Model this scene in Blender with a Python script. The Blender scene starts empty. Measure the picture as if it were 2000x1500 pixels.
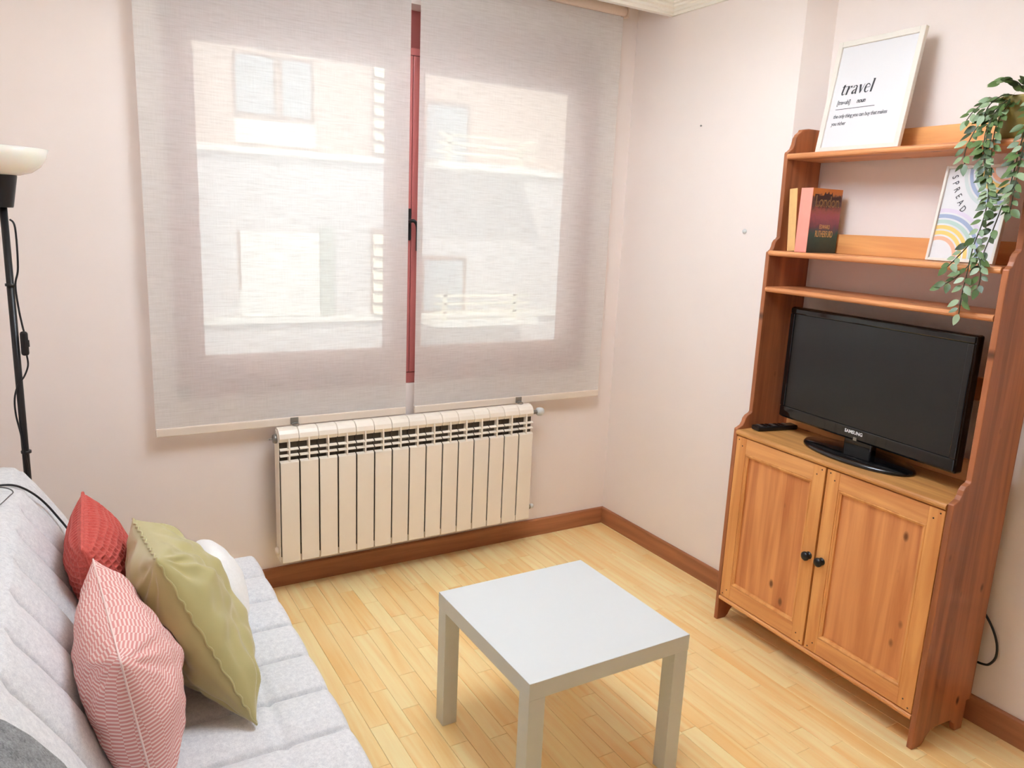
import bpy, bmesh, math, random
from mathutils import Vector, Matrix, noise
from mathutils.bvhtree import BVHTree
random.seed(7)
sc = bpy.context.scene
COL = sc.collection
R = math.radians

# ---------------------------------------------------------------- camera
cam_d = bpy.data.cameras.new('camera')
cam = bpy.data.objects.new('camera', cam_d)
COL.objects.link(cam)
rt = Vector((0.8618, -0.5054, 0.0438))
fw = Vector((0.5021, 0.8390, -0.2097)).normalized()
rt = (rt - fw * rt.dot(fw)).normalized()
up = rt.cross(fw)
cam.matrix_world = Matrix(((rt.x, up.x, -fw.x, -2.4946), (rt.y, up.y, -fw.y, -3.1368), (rt.z, up.z, -fw.z, 1.608), (0, 0, 0, 1)))
cam_d.sensor_fit = 'HORIZONTAL'
cam_d.sensor_width = 36.0
cam_d.lens = 1485.58 * 36.0 / 2000.0
cam_d.clip_start = 0.05
sc.camera = cam

# ---------------------------------------------------------------- world, sun, exposure
world = bpy.data.worlds.new('sky')
sc.world = world
world.use_nodes = True
bg = world.node_tree.nodes['Background']
bg.inputs['Color'].default_value = (0.80, 0.92, 1.0, 1)
bg.inputs['Strength'].default_value = 0.85
sun_d = bpy.data.lights.new('sun', 'SUN')
sun_d.energy = 2.0
sun_d.angle = R(2)
sun_d.color = (1.0, 0.97, 0.93)
sun = bpy.data.objects.new('sun', sun_d)
COL.objects.link(sun)
sun.rotation_euler = Vector((0.32, 0.62, -0.85)).to_track_quat('-Z', 'Y').to_euler()
sc.view_settings.view_transform = 'Standard'
sc.view_settings.look = 'None'
sc.view_settings.gamma = 1.0
sc.view_settings.use_curve_mapping = False
sc.view_settings.exposure = 1.09
sc.cycles.diffuse_bounces = 7
sc.cycles.max_bounces = 10
sc.cycles.transparent_max_bounces = 10
sc.cycles.use_adaptive_sampling = True
sc.cycles.adaptive_threshold = 0.05
sc.cycles.sample_clamp_indirect = 6.0


# ---------------------------------------------------------------- material helpers
def lin(r, g, b):
    f = lambda v: (v / 255) / 12.92 if v <= 10 else (((v / 255) + 0.055) / 1.055) ** 2.4
    return (f(r), f(g), f(b), 1.0)


def newmat(name):
    m = bpy.data.materials.new(name)
    m.use_nodes = True
    nt = m.node_tree
    return m, nt, nt.nodes['Principled BSDF'], nt.nodes['Material Output']


def N(nt, t, **kw):
    n = nt.nodes.new(t)
    for k, v in kw.items():
        if k in n.inputs:
            n.inputs[k].default_value = v
        else:
            setattr(n, k, v)
    return n


def plain(name, col, rough=0.5, metal=0.0, spec=0.5, var=0.04, bump=0.0, bscale=60.0, coat=0.0):
    m, nt, b, out = newmat(name)
    b.inputs['Roughness'].default_value = rough
    b.inputs['Metallic'].default_value = metal
    b.inputs['Specular IOR Level'].default_value = spec
    b.inputs['Coat Weight'].default_value = coat
    tc = N(nt, 'ShaderNodeTexCoord')
    nz = N(nt, 'ShaderNodeTexNoise', Scale=bscale, Detail=3.0)
    nt.links.new(tc.outputs['Object'], nz.inputs['Vector'])
    mix = N(nt, 'ShaderNodeMix', data_type='RGBA')
    mix.inputs['A'].default_value = tuple(c * (1 - var) for c in col[:3]) + (1,)
    mix.inputs['B'].default_value = tuple(min(1, c * (1 + var)) for c in col[:3]) + (1,)
    nt.links.new(nz.outputs['Fac'], mix.inputs['Factor'])
    nt.links.new(mix.outputs['Result'], b.inputs['Base Color'])
    if bump:
        bp = N(nt, 'ShaderNodeBump', Strength=bump, Distance=0.004)
        nt.links.new(nz.outputs['Fac'], bp.inputs['Height'])
        nt.links.new(bp.outputs['Normal'], b.inputs['Normal'])
    return m


def wood(name, dark, light, grain='Z', knots='Y', rough=0.38, stave=0.062, gscale=1.0, stave_axis='X', rand=0.0):
    m, nt, b, out = newmat(name)
    L = nt.links.new
    b.inputs['Roughness'].default_value = rough
    tc = N(nt, 'ShaderNodeTexCoord')
    src = tc.outputs['Object']
    if rand:
        oi = N(nt, 'ShaderNodeObjectInfo')
        sc_ = N(nt, 'ShaderNodeVectorMath', operation='SCALE')
        cmb = N(nt, 'ShaderNodeCombineXYZ')
        for k in range(3):
            L(oi.outputs['Random'], cmb.inputs[k])
        L(cmb.outputs[0], sc_.inputs[0])
        sc_.inputs['Scale'].default_value = 23.7
        ad = N(nt, 'ShaderNodeVectorMath', operation='ADD')
        L(src, ad.inputs[0])
        L(sc_.outputs[0], ad.inputs[1])
        src = ad.outputs[0]
    stretch = {'X': (2.2, 34, 34), 'Y': (34, 2.2, 34), 'Z': (34, 34, 2.2)}[grain]
    mp = N(nt, 'ShaderNodeMapping')
    mp.inputs['Scale'].default_value = tuple(s * gscale for s in stretch)
    L(src, mp.inputs['Vector'])
    nz = N(nt, 'ShaderNodeTexNoise', Scale=1.0, Detail=5.0, Roughness=0.6, Distortion=0.6)
    L(mp.outputs[0], nz.inputs['Vector'])
    mp2 = N(nt, 'ShaderNodeMapping')
    mp2.inputs['Scale'].default_value = tuple(s * gscale * 0.22 for s in stretch)
    L(src, mp2.inputs['Vector'])
    nz2 = N(nt, 'ShaderNodeTexNoise', Scale=1.0, Detail=2.0)
    L(mp2.outputs[0], nz2.inputs['Vector'])
    wv = N(nt, 'ShaderNodeMath', operation='MULTIPLY')
    L(nz2.outputs['Fac'], wv.inputs[0])
    wv.inputs[1].default_value = 42.0
    sn = N(nt, 'ShaderNodeMath', operation='SINE')
    L(wv.outputs[0], sn.inputs[0])
    a1 = N(nt, 'ShaderNodeMath', operation='MULTIPLY_ADD')
    L(sn.outputs[0], a1.inputs[0])
    a1.inputs[1].default_value = 0.13
    L(nz.outputs['Fac'], a1.inputs[2])
    fac = a1.outputs[0]
    if stave:
        sx = N(nt, 'ShaderNodeSeparateXYZ')
        L(tc.outputs['Object'], sx.inputs[0])
        dv = N(nt, 'ShaderNodeMath', operation='DIVIDE')
        L(sx.outputs[stave_axis], dv.inputs[0])
        dv.inputs[1].default_value = stave
        fl = N(nt, 'ShaderNodeMath', operation='FLOOR')
        L(dv.outputs[0], fl.inputs[0])
        wn = N(nt, 'ShaderNodeTexWhiteNoise', noise_dimensions='1D')
        L(fl.outputs[0], wn.inputs['W'])
        a2 = N(nt, 'ShaderNodeMath', operation='MULTIPLY_ADD')
        L(wn.outputs['Value'], a2.inputs[0])
        a2.inputs[1].default_value = 0.30
        sb = N(nt, 'ShaderNodeMath', operation='SUBTRACT')
        L(fac, sb.inputs[0])
        sb.inputs[1].default_value = 0.15
        L(sb.outputs[0], a2.inputs[2])
        fac = a2.outputs[0]
    if rand:
        a3 = N(nt, 'ShaderNodeMath', operation='MULTIPLY_ADD')
        L(oi.outputs['Random'], a3.inputs[0])
        a3.inputs[1].default_value = rand
        sb = N(nt, 'ShaderNodeMath', operation='SUBTRACT')
        L(fac, sb.inputs[0])
        sb.inputs[1].default_value = rand * 0.5
        L(sb.outputs[0], a3.inputs[2])
        fac = a3.outputs[0]
    cr = N(nt, 'ShaderNodeValToRGB')
    cr.color_ramp.elements[0].position = 0.18
    cr.color_ramp.elements[0].color = dark
    cr.color_ramp.elements[1].position = 0.78
    cr.color_ramp.elements[1].color = light
    L(fac, cr.inputs['Fac'])
    colr = cr.outputs['Color']
    if knots:
        ks = {'X': (6.5, 11.5, 11.5), 'Y': (11.5, 6.5, 11.5), 'Z': (11.5, 11.5, 6.5)}[grain]
        ks = tuple(0.0 if 'XYZ'[q] == knots else ks[q] for q in range(3))
        mp3 = N(nt, 'ShaderNodeMapping')
        mp3.inputs['Location'].default_value = (0.37, 0.21, 0.64)
        mp3.inputs['Scale'].default_value = ks
        L(src, mp3.inputs['Vector'])
        vo = N(nt, 'ShaderNodeTexVoronoi', Scale=1.0)
        L(mp3.outputs[0], vo.inputs['Vector'])
        kr = N(nt, 'ShaderNodeValToRGB')
        kr.color_ramp.elements[0].position = 0.06
        kr.color_ramp.elements[0].color = (1, 1, 1, 1)
        kr.color_ramp.elements[1].position = 0.14
        kr.color_ramp.elements[1].color = (0, 0, 0, 1)
        L(vo.outputs['Distance'], kr.inputs['Fac'])
        mx = N(nt, 'ShaderNodeMix', data_type='RGBA')
        L(kr.outputs['Color'], mx.inputs['Factor'])
        L(colr, mx.inputs['A'])
        mx.inputs['B'].default_value = tuple(c * 0.36 for c in dark[:3]) + (1,)
        colr = mx.outputs['Result']
    L(colr, b.inputs['Base Color'])
    bp = N(nt, 'ShaderNodeBump', Strength=0.12, Distance=0.002)
    L(nz.outputs['Fac'], bp.inputs['Height'])
    L(bp.outputs['Normal'], b.inputs['Normal'])
    return m


def fabric(name, c1, c2, scale=420.0, rough=0.9, bump=0.25, sheen=0.25):
    m, nt, b, out = newmat(name)
    L = nt.links.new
    b.inputs['Roughness'].default_value = rough
    b.inputs['Specular IOR Level'].default_value = 0.2
    b.inputs['Sheen Weight'].default_value = sheen
    tc = N(nt, 'ShaderNodeTexCoord')
    nz = N(nt, 'ShaderNodeTexNoise', Scale=scale, Detail=3.0, Roughness=0.7)
    L(tc.outputs['Object'], nz.inputs['Vector'])
    nz2 = N(nt, 'ShaderNodeTexNoise', Scale=scale * 0.2, Detail=4.0, Roughness=0.7)
    L(tc.outputs['Object'], nz2.inputs['Vector'])
    av = N(nt, 'ShaderNodeMath', operation='ADD')
    L(nz.outputs['Fac'], av.inputs[0])
    L(nz2.outputs['Fac'], av.inputs[1])
    cr = N(nt, 'ShaderNodeValToRGB')
    cr.color_ramp.elements[0].position = 0.36
    cr.color_ramp.elements[0].color = c1
    cr.color_ramp.elements[1].position = 0.64
    cr.color_ramp.elements[1].color = c2
    hf = N(nt, 'ShaderNodeMath', operation='MULTIPLY')
    L(av.outputs[0], hf.inputs[0])
    hf.inputs[1].default_value = 0.5
    L(hf.outputs[0], cr.inputs['Fac'])
    L(cr.outputs['Color'], b.inputs['Base Color'])
    bp = N(nt, 'ShaderNodeBump', Strength=bump, Distance=0.0015)
    L(nz.outputs['Fac'], bp.inputs['Height'])
    L(bp.outputs['Normal'], b.inputs['Normal'])
    return m


M = {}
M['wall'] = plain('wall_paint', lin(243, 232, 226), 0.9, var=0.012, bump=0.05, bscale=9)
M['ceiling'] = plain('ceiling_paint', lin(242, 238, 230), 0.9, var=0.01)
M['cornice'] = plain('plaster_cornice', lin(245, 240, 228), 0.8, var=0.01)
M['white_lacquer'] = plain('white_lacquer', lin(216, 219, 218), 0.32, var=0.01)
M['red_paint'] = plain('red_lacquer_frame', lin(174, 96, 92), 0.35, var=0.03)
M['black_metal'] = plain('black_metal', lin(30, 29, 31), 0.35, metal=0.2, var=0.05)
M['black_plastic'] = plain('black_plastic', lin(22, 22, 24), 0.4, var=0.05)
M['black_gloss'] = plain('black_gloss', lin(14, 14, 16), 0.08, var=0.02, coat=0.3)
M['screen'] = plain('matte_screen', lin(26, 27, 28), 0.20, var=0.02, spec=0.5)
M['screen'].node_tree.nodes['Principled BSDF'].inputs['IOR'].default_value = 1.55
M['grey_metal'] = plain('grey_metal', lin(150, 148, 142), 0.35, metal=0.7, var=0.05)
M['radiator_white'] = plain('radiator_enamel', lin(245, 235, 220), 0.35, var=0.012)
M['slot_shade'] = plain('radiator_slot_shade', lin(88, 80, 70), 0.8, var=0.1)  # dark tone painted in for the shade inside the radiator slots
M['blind_rail'] = plain('blind_rail_cream', lin(228, 214, 198), 0.5, var=0.02)
M['roller_cream'] = plain('roller_cream', lin(226, 205, 188), 0.5, var=0.02)
M['pine'] = wood('pine_vertical_grain', lin(186, 116, 68), lin(228, 162, 104), 'Z')
M['pine_panel'] = wood('pine_door_panel', lin(190, 114, 66), lin(228, 158, 100), 'Z', stave=0.07)
M['pine_frame'] = wood('pine_door_frame', lin(208, 136, 74), lin(238, 176, 108), 'Z', stave=0, knots=False)
M['pine_rail'] = wood('pine_cross_grain', lin(204, 132, 76), lin(236, 174, 110), 'X', stave=0, knots=False)
M['pine_shelf'] = wood('pine_shelf', lin(186, 114, 70), lin(226, 160, 106), 'X', stave=0.075, stave_axis='Y', knots='Z')
M['pine_top'] = wood('pine_top', lin(186, 126, 68), lin(222, 166, 98), 'X', stave=0.075, stave_axis='Y', knots='Z')
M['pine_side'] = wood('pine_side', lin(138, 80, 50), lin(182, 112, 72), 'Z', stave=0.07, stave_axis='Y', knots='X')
M['baseboard'] = wood('baseboard_wood', lin(148, 92, 60), lin(182, 120, 80), 'X', stave=0, knots=False, rough=0.45)
M['baseboard_y'] = wood('baseboard_wood_along_y', lin(148, 92, 60), lin(182, 120, 80), 'Y', stave=0, knots=False, rough=0.45)
M['plank'] = wood('oak_strip', lin(247, 202, 132), lin(255, 234, 176), 'Y', stave=0, knots=False, rough=0.30, gscale=0.9, rand=0.34)
M['subfloor'] = plain('subfloor_dark', lin(110, 70, 34), 0.8)
M['sofa'] = fabric('light_grey_upholstery', lin(204, 204, 207), lin(238, 238, 238))
M['throw'] = fabric('charcoal_heather_wool', lin(92, 94, 96), lin(158, 160, 162), scale=260, bump=0.5)
M['red_waffle'] = fabric('terracotta_waffle_cotton', lin(186, 74, 66), lin(212, 102, 92), scale=500, bump=0.2, sheen=0.1)
M['white_cotton'] = fabric('white_cotton', lin(236, 236, 234), lin(246, 246, 244), scale=500, bump=0.1)
M['sofa_leg'] = plain('dark_wood_leg', lin(60, 44, 34), 0.5)
M['satin'] = plain('olive_satin', lin(178, 168, 113), 0.42, var=0.05, bscale=25)
M['satin'].node_tree.nodes['Principled BSDF'].inputs['Sheen Weight'].default_value = 0.4
M['glass_shade'] = plain('opal_shade', lin(246, 238, 226), 0.25, var=0.01)
M['glass_shade'].node_tree.nodes['Principled BSDF'].inputs['Subsurface Weight'].default_value = 0.3
M['paper'] = plain('white_paper', lin(226, 225, 227), 0.35, var=0.006)
M['frame_white'] = plain('frame_white', lin(228, 222, 212), 0.4, var=0.01)
M['ink'] = plain('ink_grey', lin(58, 58, 62), 0.6)
M['ink_light'] = plain('ink_light_grey', lin(112, 112, 116), 0.6)
M['pot'] = plain('olive_ceramic_pot', lin(150, 134, 72), 0.35, var=0.12, bscale=12)
M['soil'] = plain('dark_moss', lin(50, 52, 34), 0.9)
M['stem'] = plain('dark_stem', lin(64, 66, 44), 0.6)
M['facade'] = plain('facade_render_pale', lin(206, 203, 200), 0.9, var=0.03, bscale=3)
M['facade_peach'] = plain('facade_render_peach', lin(214, 186, 166), 0.9, var=0.03, bscale=3)
M['facade_white'] = plain('facade_white_trim', lin(240, 238, 228), 0.8, var=0.02)
M['facade_frame'] = plain('facade_window_frame', lin(150, 120, 104), 0.6)
M['facade_louvre'] = plain('cream_louvre', lin(252, 244, 214), 0.6, var=0.02)
M['facade_glass'] = plain('facade_window_pane', lin(170, 182, 186), 0.1)
M['facade_green'] = plain('facade_grey_green', lin(168, 182, 168), 0.8)
M['street'] = plain('street_asphalt', lin(150, 148, 144), 0.9)


def leafmat():
    m, nt, b, out = newmat('variegated_leaf')
    L = nt.links.new
    oi = N(nt, 'ShaderNodeObjectInfo')
    cr = N(nt, 'ShaderNodeValToRGB')
    e = cr.color_ramp.elements
    e[0].color = lin(46, 64, 30)
    e[1].color = lin(158, 176, 142)
    x = e.new(0.45)
    x.color = lin(78, 104, 48)
    x = e.new(0.75)
    x.color = lin(104, 130, 78)
    L(oi.outputs['Random'], cr.inputs['Fac'])
    L(cr.outputs['Color'], b.inputs['Base Color'])
    b.inputs['Roughness'].default_value = 0.4
    return m


M['leaf'] = leafmat()


def blindmat():
    m, nt, b, out = newmat('linen_screen_fabric')
    L = nt.links.new
    nt.nodes.remove(b)
    tc = N(nt, 'ShaderNodeTexCoord')
    mp = N(nt, 'ShaderNodeMapping')
    mp.inputs['Scale'].default_value = (11, 1, 190)
    L(tc.outputs['Object'], mp.inputs['Vector'])
    nz = N(nt, 'ShaderNodeTexNoise', Scale=1.0, Detail=4.0, Roughness=0.65)
    L(mp.outputs[0], nz.inputs['Vector'])
    mp2 = N(nt, 'ShaderNodeMapping')
    mp2.inputs['Scale'].default_value = (400, 1, 14)
    L(tc.outputs['Object'], mp2.inputs['Vector'])
    nz2 = N(nt, 'ShaderNodeTexNoise', Scale=1.0, Detail=2.0)
    L(mp2.outputs[0], nz2.inputs['Vector'])
    cr = N(nt, 'ShaderNodeValToRGB')
    cr.color_ramp.elements[0].position = 0.28
    cr.color_ramp.elements[0].color = lin(212, 208, 204)
    cr.color_ramp.elements[1].position = 0.72
    cr.color_ramp.elements[1].color = lin(253, 251, 248)
    mxf = N(nt, 'ShaderNodeMath', operation='MULTIPLY_ADD')
    L(nz2.outputs['Fac'], mxf.inputs[0])
    mxf.inputs[1].default_value = 0.18
    sb = N(nt, 'ShaderNodeMath', operation='SUBTRACT')
    L(nz.outputs['Fac'], sb.inputs[0])
    sb.inputs[1].default_value = 0.09
    L(sb.outputs[0], mxf.inputs[2])
    L(mxf.outputs[0], cr.inputs['Fac'])
    df = N(nt, 'ShaderNodeBsdfDiffuse')
    tl = N(nt, 'ShaderNodeBsdfTranslucent')
    L(cr.outputs['Color'], df.inputs['Color'])
    L(cr.outputs['Color'], tl.inputs['Color'])
    m1 = N(nt, 'ShaderNodeMixShader')
    m1.inputs['Fac'].default_value = 0.27
    L(df.outputs[0], m1.inputs[1])
    L(tl.outputs[0], m1.inputs[2])
    tr = N(nt, 'ShaderNodeBsdfTransparent')
    m2 = N(nt, 'ShaderNodeMixShader')
    op = N(nt, 'ShaderNodeMapRange')
    L(nz.outputs['Fac'], op.inputs['Value'])
    op.inputs['From Min'].default_value = 0.3
    op.inputs['From Max'].default_value = 0.7
    op.inputs['To Min'].default_value = 0.11
    op.inputs['To Max'].default_value = 0.27
    L(op.outputs[0], m2.inputs['Fac'])
    L(m1.outputs[0], m2.inputs[1])
    L(tr.outputs[0], m2.inputs[2])
    L(m2.outputs[0], out.inputs['Surface'])
    return m


M['blind'] = blindmat()


def glassmat():
    m, nt, b, out = newmat('clear_window_pane')
    L = nt.links.new
    nt.nodes.remove(b)
    tr = N(nt, 'ShaderNodeBsdfTransparent')
    tr.inputs['Color'].default_value = (0.95, 0.97, 0.96, 1)
    gl = N(nt, 'ShaderNodeBsdfGlossy')
    gl.inputs['Roughness'].default_value = 0.02
    lw = N(nt, 'ShaderNodeLayerWeight', Blend=0.12)
    mx = N(nt, 'ShaderNodeMixShader')
    L(lw.outputs['Fresnel'], mx.inputs['Fac'])
    L(tr.outputs[0], mx.inputs[1])
    L(gl.outputs[0], mx.inputs[2])
    L(mx.outputs[0], out.inputs['Surface'])
    return m


M['glass'] = glassmat()


def stripemat():
    m, nt, b, out = newmat('pink_broken_stripe_cotton')
    L = nt.links.new
    b.inputs['Roughness'].default_value = 0.9
    b.inputs['Specular IOR Level'].default_value = 0.15
    uv = N(nt, 'ShaderNodeUVMap')
    sp = N(nt, 'ShaderNodeSeparateXYZ')
    L(uv.outputs[0], sp.inputs[0])
    cu = N(nt, 'ShaderNodeMath', operation='MULTIPLY')
    L(sp.outputs['X'], cu.inputs[0])
    cu.inputs[1].default_value = 17.0
    fl = N(nt, 'ShaderNodeMath', operation='FLOOR')
    L(cu.outputs[0], fl.inputs[0])
    md = N(nt, 'ShaderNodeMath', operation='MULTIPLY')
    L(fl.outputs[0], md.inputs[0])
    md.inputs[1].default_value = 0.5
    sv = N(nt, 'ShaderNodeMath', operation='MULTIPLY_ADD')
    L(sp.outputs['Y'], sv.inputs[0])
    sv.inputs[1].default_value = 60.0
    L(md.outputs[0], sv.inputs[2])
    fr = N(nt, 'ShaderNodeMath', operation='FRACT')
    L(sv.outputs[0], fr.inputs[0])
    cr = N(nt, 'ShaderNodeValToRGB')
    cr.color_ramp.elements[0].position = 0.40
    cr.color_ramp.elements[0].color = lin(236, 210, 203)
    cr.color_ramp.elements[1].position = 0.50
    cr.color_ramp.elements[1].color = lin(214, 146, 141)
    L(fr.outputs[0], cr.inputs['Fac'])
    L(cr.outputs['Color'], b.inputs['Base Color'])
    return m


M['pink_stripe'] = stripemat()


def covermat():
    m, nt, b, out = newmat('sunset_book_cover')
    L = nt.links.new
    b.inputs['Roughness'].default_value = 0.3
    tc = N(nt, 'ShaderNodeTexCoord')
    sp = N(nt, 'ShaderNodeSeparateXYZ')
    L(tc.outputs['Object'], sp.inputs[0])
    nz = N(nt, 'ShaderNodeTexNoise', Scale=55.0, Detail=4.0)
    L(tc.outputs['Object'], nz.inputs['Vector'])
    ma = N(nt, 'ShaderNodeMath', operation='MULTIPLY_ADD')
    L(nz.outputs['Fac'], ma.inputs[0])
    ma.inputs[1].default_value = 0.05
    L(sp.outputs['Z'], ma.inputs[2])
    mr = N(nt, 'ShaderNodeMapRange')
    L(ma.outputs[0], mr.inputs['Value'])
    mr.inputs['From Min'].default_value = 0.025
    mr.inputs['From Max'].default_value = 0.26
    cr = N(nt, 'ShaderNodeValToRGB')
    e = cr.color_ramp.elements
    e[0].position = 0.0
    e[0].color = lin(30, 56, 58)
    e[1].position = 1.0
    e[1].color = lin(214, 130, 50)
    for p_, c_ in ((0.30, lin(44, 82, 80)), (0.40, lin(112, 58, 74)), (0.56, lin(164, 74, 82)), (0.66, lin(160, 76, 60)), (0.74, lin(88, 56, 46)), (0.86, lin(110, 66, 48)), (0.90, lin(206, 122, 52))):
        x = e.new(p_)
        x.color = c_
    L(mr.outputs[0], cr.inputs['Fac'])
    L(cr.outputs['Color'], b.inputs['Base Color'])
    return m


M['cover'] = covermat()


# ---------------------------------------------------------------- geometry helpers
def mesh_obj(name, verts, faces, mat, parent=None, smooth=False, uvs=None):
    me = bpy.data.meshes.new(name)
    me.from_pydata([tuple(v) for v in verts], [], faces)
    if uvs:
        ul = me.uv_layers.new(name='UVMap')
        for lp in me.loops:
            ul.data[lp.index].uv = uvs[lp.vertex_index]
    bm = bmesh.new()
    bm.from_mesh(me)
    bmesh.ops.recalc_face_normals(bm, faces=bm.faces)
    bm.to_mesh(me)
    bm.free()
    if smooth:
        for p in me.polygons:
            p.use_smooth = True
    return link(name, me, mat, parent)


def link(name, me, mat, parent=None):
    o = bpy.data.objects.new(name, me)
    COL.objects.link(o)
    if mat is not None:
        me.materials.append(M[mat] if isinstance(mat, str) else mat)
    o.parent = parent
    return o


def bm_obj(name, bm, mat, parent=None, smooth=False, auto=False):
    me = bpy.data.meshes.new(name)
    bmesh.ops.recalc_face_normals(bm, faces=bm.faces)
    bm.to_mesh(me)
    bm.free()
    if smooth:
        for p in me.polygons:
            p.use_smooth = True
    return link(name, me, mat, parent)


def add_box(bm, x0, x1, y0, y1, z0, z1, bevel=0.0, seg=2):
    vs = [bm.verts.new((x, y, z)) for x in (x0, x1) for y in (y0, y1) for z in (z0, z1)]
    fs = [bm.faces.new([vs[i] for i in q]) for q in ((0, 1, 3, 2), (4, 6, 7, 5), (0, 4, 5, 1), (2, 3, 7, 6), (0, 2, 6, 4), (1, 5, 7, 3))]
    if bevel:
        es = list({e for f in fs for e in f.edges})
        bmesh.ops.bevel(bm, geom=es, offset=bevel, segments=seg, affect='EDGES', profile=0.5)


def box(name, x0, x1, y0, y1, z0, z1, mat, parent=None, bevel=0.0, seg=2):
    bm = bmesh.new()
    add_box(bm, x0, x1, y0, y1, z0, z1, bevel, seg)
    return bm_obj(name, bm, mat, parent)


def prism(name, poly, axis, a0, a1, mat, parent=None, bevel=0.0):
    """poly: 2D points; axis 'X' -> points (y,z); 'Y' -> (x,z); 'Z' -> (x,y); extruded from a0 to a1."""
    def P(p, a):
        return {'X': (a, p[0], p[1]), 'Y': (p[0], a, p[1]), 'Z': (p[0], p[1], a)}[axis]
    n = len(poly)
    vs = [P(p, a0) for p in poly] + [P(p, a1) for p in poly]
    fs = [list(range(n)), list(range(2 * n - 1, n - 1, -1))] + [[i, (i + 1) % n, n + (i + 1) % n, n + i] for i in range(n)]
    o = mesh_obj(name, vs, fs, mat, parent)
    if bevel:
        bm = bmesh.new()
        bm.from_mesh(o.data)
        es = [e for e in bm.edges if len(e.link_faces) == 2 and e.calc_face_angle(0) > 0.6]
        bmesh.ops.bevel(bm, geom=es, offset=bevel, segments=2, affect='EDGES', profile=0.5)
        bm.to_mesh(o.data)
        bm.free()
    return o


def tube_geo(path, rad, seg=8):
    vs, fs = [], []
    path = [Vector(p) for p in path]
    n = len(path)
    prev = None
    for i, p in enumerate(path):
        t = (path[min(i + 1, n - 1)] - path[max(i - 1, 0)]).normalized()
        if prev is None:
            a = Vector((0, 0, 1)) if abs(t.z) < 0.9 else Vector((1, 0, 0))
            s = t.cross(a).normalized()
        else:
            s = (prev - t * prev.dot(t)).normalized()
        prev = s
        u = t.cross(s)
        r = rad[i] if isinstance(rad, (list, tuple)) else rad
        for k in range(seg):
            a = 2 * math.pi * k / seg
            vs.append(p + (s * math.cos(a) + u * math.sin(a)) * r)
    for i in range(n - 1):
        for k in range(seg):
            fs.append([i * seg + k, i * seg + (k + 1) % seg, (i + 1) * seg + (k + 1) % seg, (i + 1) * seg + k])
    fs.append(list(range(seg)))
    fs.append(list(range((n - 1) * seg, n * seg)))
    return vs, fs


def tube(name, path, rad, mat, parent=None, seg=8):
    v, f = tube_geo(path, rad, seg)
    return mesh_obj(name, v, f, mat, parent, smooth=True)


def smooth_path(pts, n=6):
    pts = [Vector(p) for p in pts]
    out = []
    for i in range(len(pts) - 1):
        p0, p1, p2, p3 = pts[max(i - 1, 0)], pts[i], pts[i + 1], pts[min(i + 2, len(pts) - 1)]
        for k in range(n):
            t = k / n
            out.append(0.5 * ((2 * p1) + (p2 - p0) * t + (2 * p0 - 5 * p1 + 4 * p2 - p3) * t * t + (3 * p1 - p0 - 3 * p2 + p3) * t ** 3))
    out.append(pts[-1])
    return out


def lathe(name, prof, mat, parent=None, loc=(0, 0, 0), axis='Z', seg=32, smooth=True):
    vs, fs = [], []
    n = len(prof)
    for r, h in prof:
        for k in range(seg):
            a = 2 * math.pi * k / seg
            c, s = r * math.cos(a), r * math.sin(a)
            v = {'Z': (c, s, h), 'X': (h, c, s), 'Y': (c, h, s)}[axis]
            vs.append((v[0] + loc[0], v[1] + loc[1], v[2] + loc[2]))
    for i in range(n - 1):
        for k in range(seg):
            fs.append([i * seg + k, i * seg + (k + 1) % seg, (i + 1) * seg + (k + 1) % seg, (i + 1) * seg + k])
    if prof[0][0] > 1e-5:
        fs.append(list(range(seg)))
    if prof[-1][0] > 1e-5:
        fs.append(list(range((n - 1) * seg, n * seg)))
    o = mesh_obj(name, vs, fs, mat, parent, smooth=smooth)
    bm = bmesh.new()
    bm.from_mesh(o.data)
    bmesh.ops.remove_doubles(bm, verts=bm.verts, dist=1e-6)
    bm.to_mesh(o.data)
    bm.free()
    return o


def thing(name, label, cat, loc=(0, 0, 0), rotz=0.0, group=None):
    o = bpy.data.objects.new(name, None)
    COL.objects.link(o)
    o.location = loc
    o.rotation_euler = (0, 0, rotz)
    o.empty_display_size = 0.05
    return tag(o, label, cat, group)


def tag(o, label, cat, group=None, kind=None):
    o['label'] = label
    o['category'] = cat
    if group:
        o['group'] = group
    if kind:
        o['kind'] = kind
    return o


def struct(o, label=None, cat=None):
    o['kind'] = 'structure'
    if label:
        o['label'] = label
    if cat:
        o['category'] = cat
    return o


def text_mesh(body, size, extrude=0.0004, shear=0.0, space=1.0, align='LEFT', weight=0.0):
    cu = bpy.data.curves.new('lettering', 'FONT')
    cu.body = body
    cu.size = size
    cu.extrude = extrude
    cu.shear = shear
    cu.space_character = space
    cu.align_x = align
    cu.offset = weight
    cu.resolution_u = 3
    o = bpy.data.objects.new('lettering', cu)
    COL.objects.link(o)
    dg = bpy.context.evaluated_depsgraph_get()
    me = bpy.data.meshes.new_from_object(o.evaluated_get(dg))
    bpy.data.objects.remove(o)
    bpy.data.curves.remove(cu)
    me.name = 'lettering'
    me.materials.clear()
    return me


def place_text(me, mat, parent, origin, xdir, ydir, sx=1.0):
    x, y = Vector(xdir).normalized(), Vector(ydir).normalized()
    z = x.cross(y)
    Mx = Matrix(((x.x * sx, y.x, z.x, origin[0]), (x.y * sx, y.y, z.y, origin[1]), (x.z * sx, y.z, z.z, origin[2]), (0, 0, 0, 1)))
    me.transform(Mx)
    return link('lettering', me, mat, parent)


# ================================================================ THE ROOM
XL, YR, ZC = -2.95, -6.20, 2.66      # left wall, rear wall, ceiling
WX0, WX1, WZ0, WZ1 = -2.13, -0.20, 0.867, 2.46  # window opening

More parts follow.
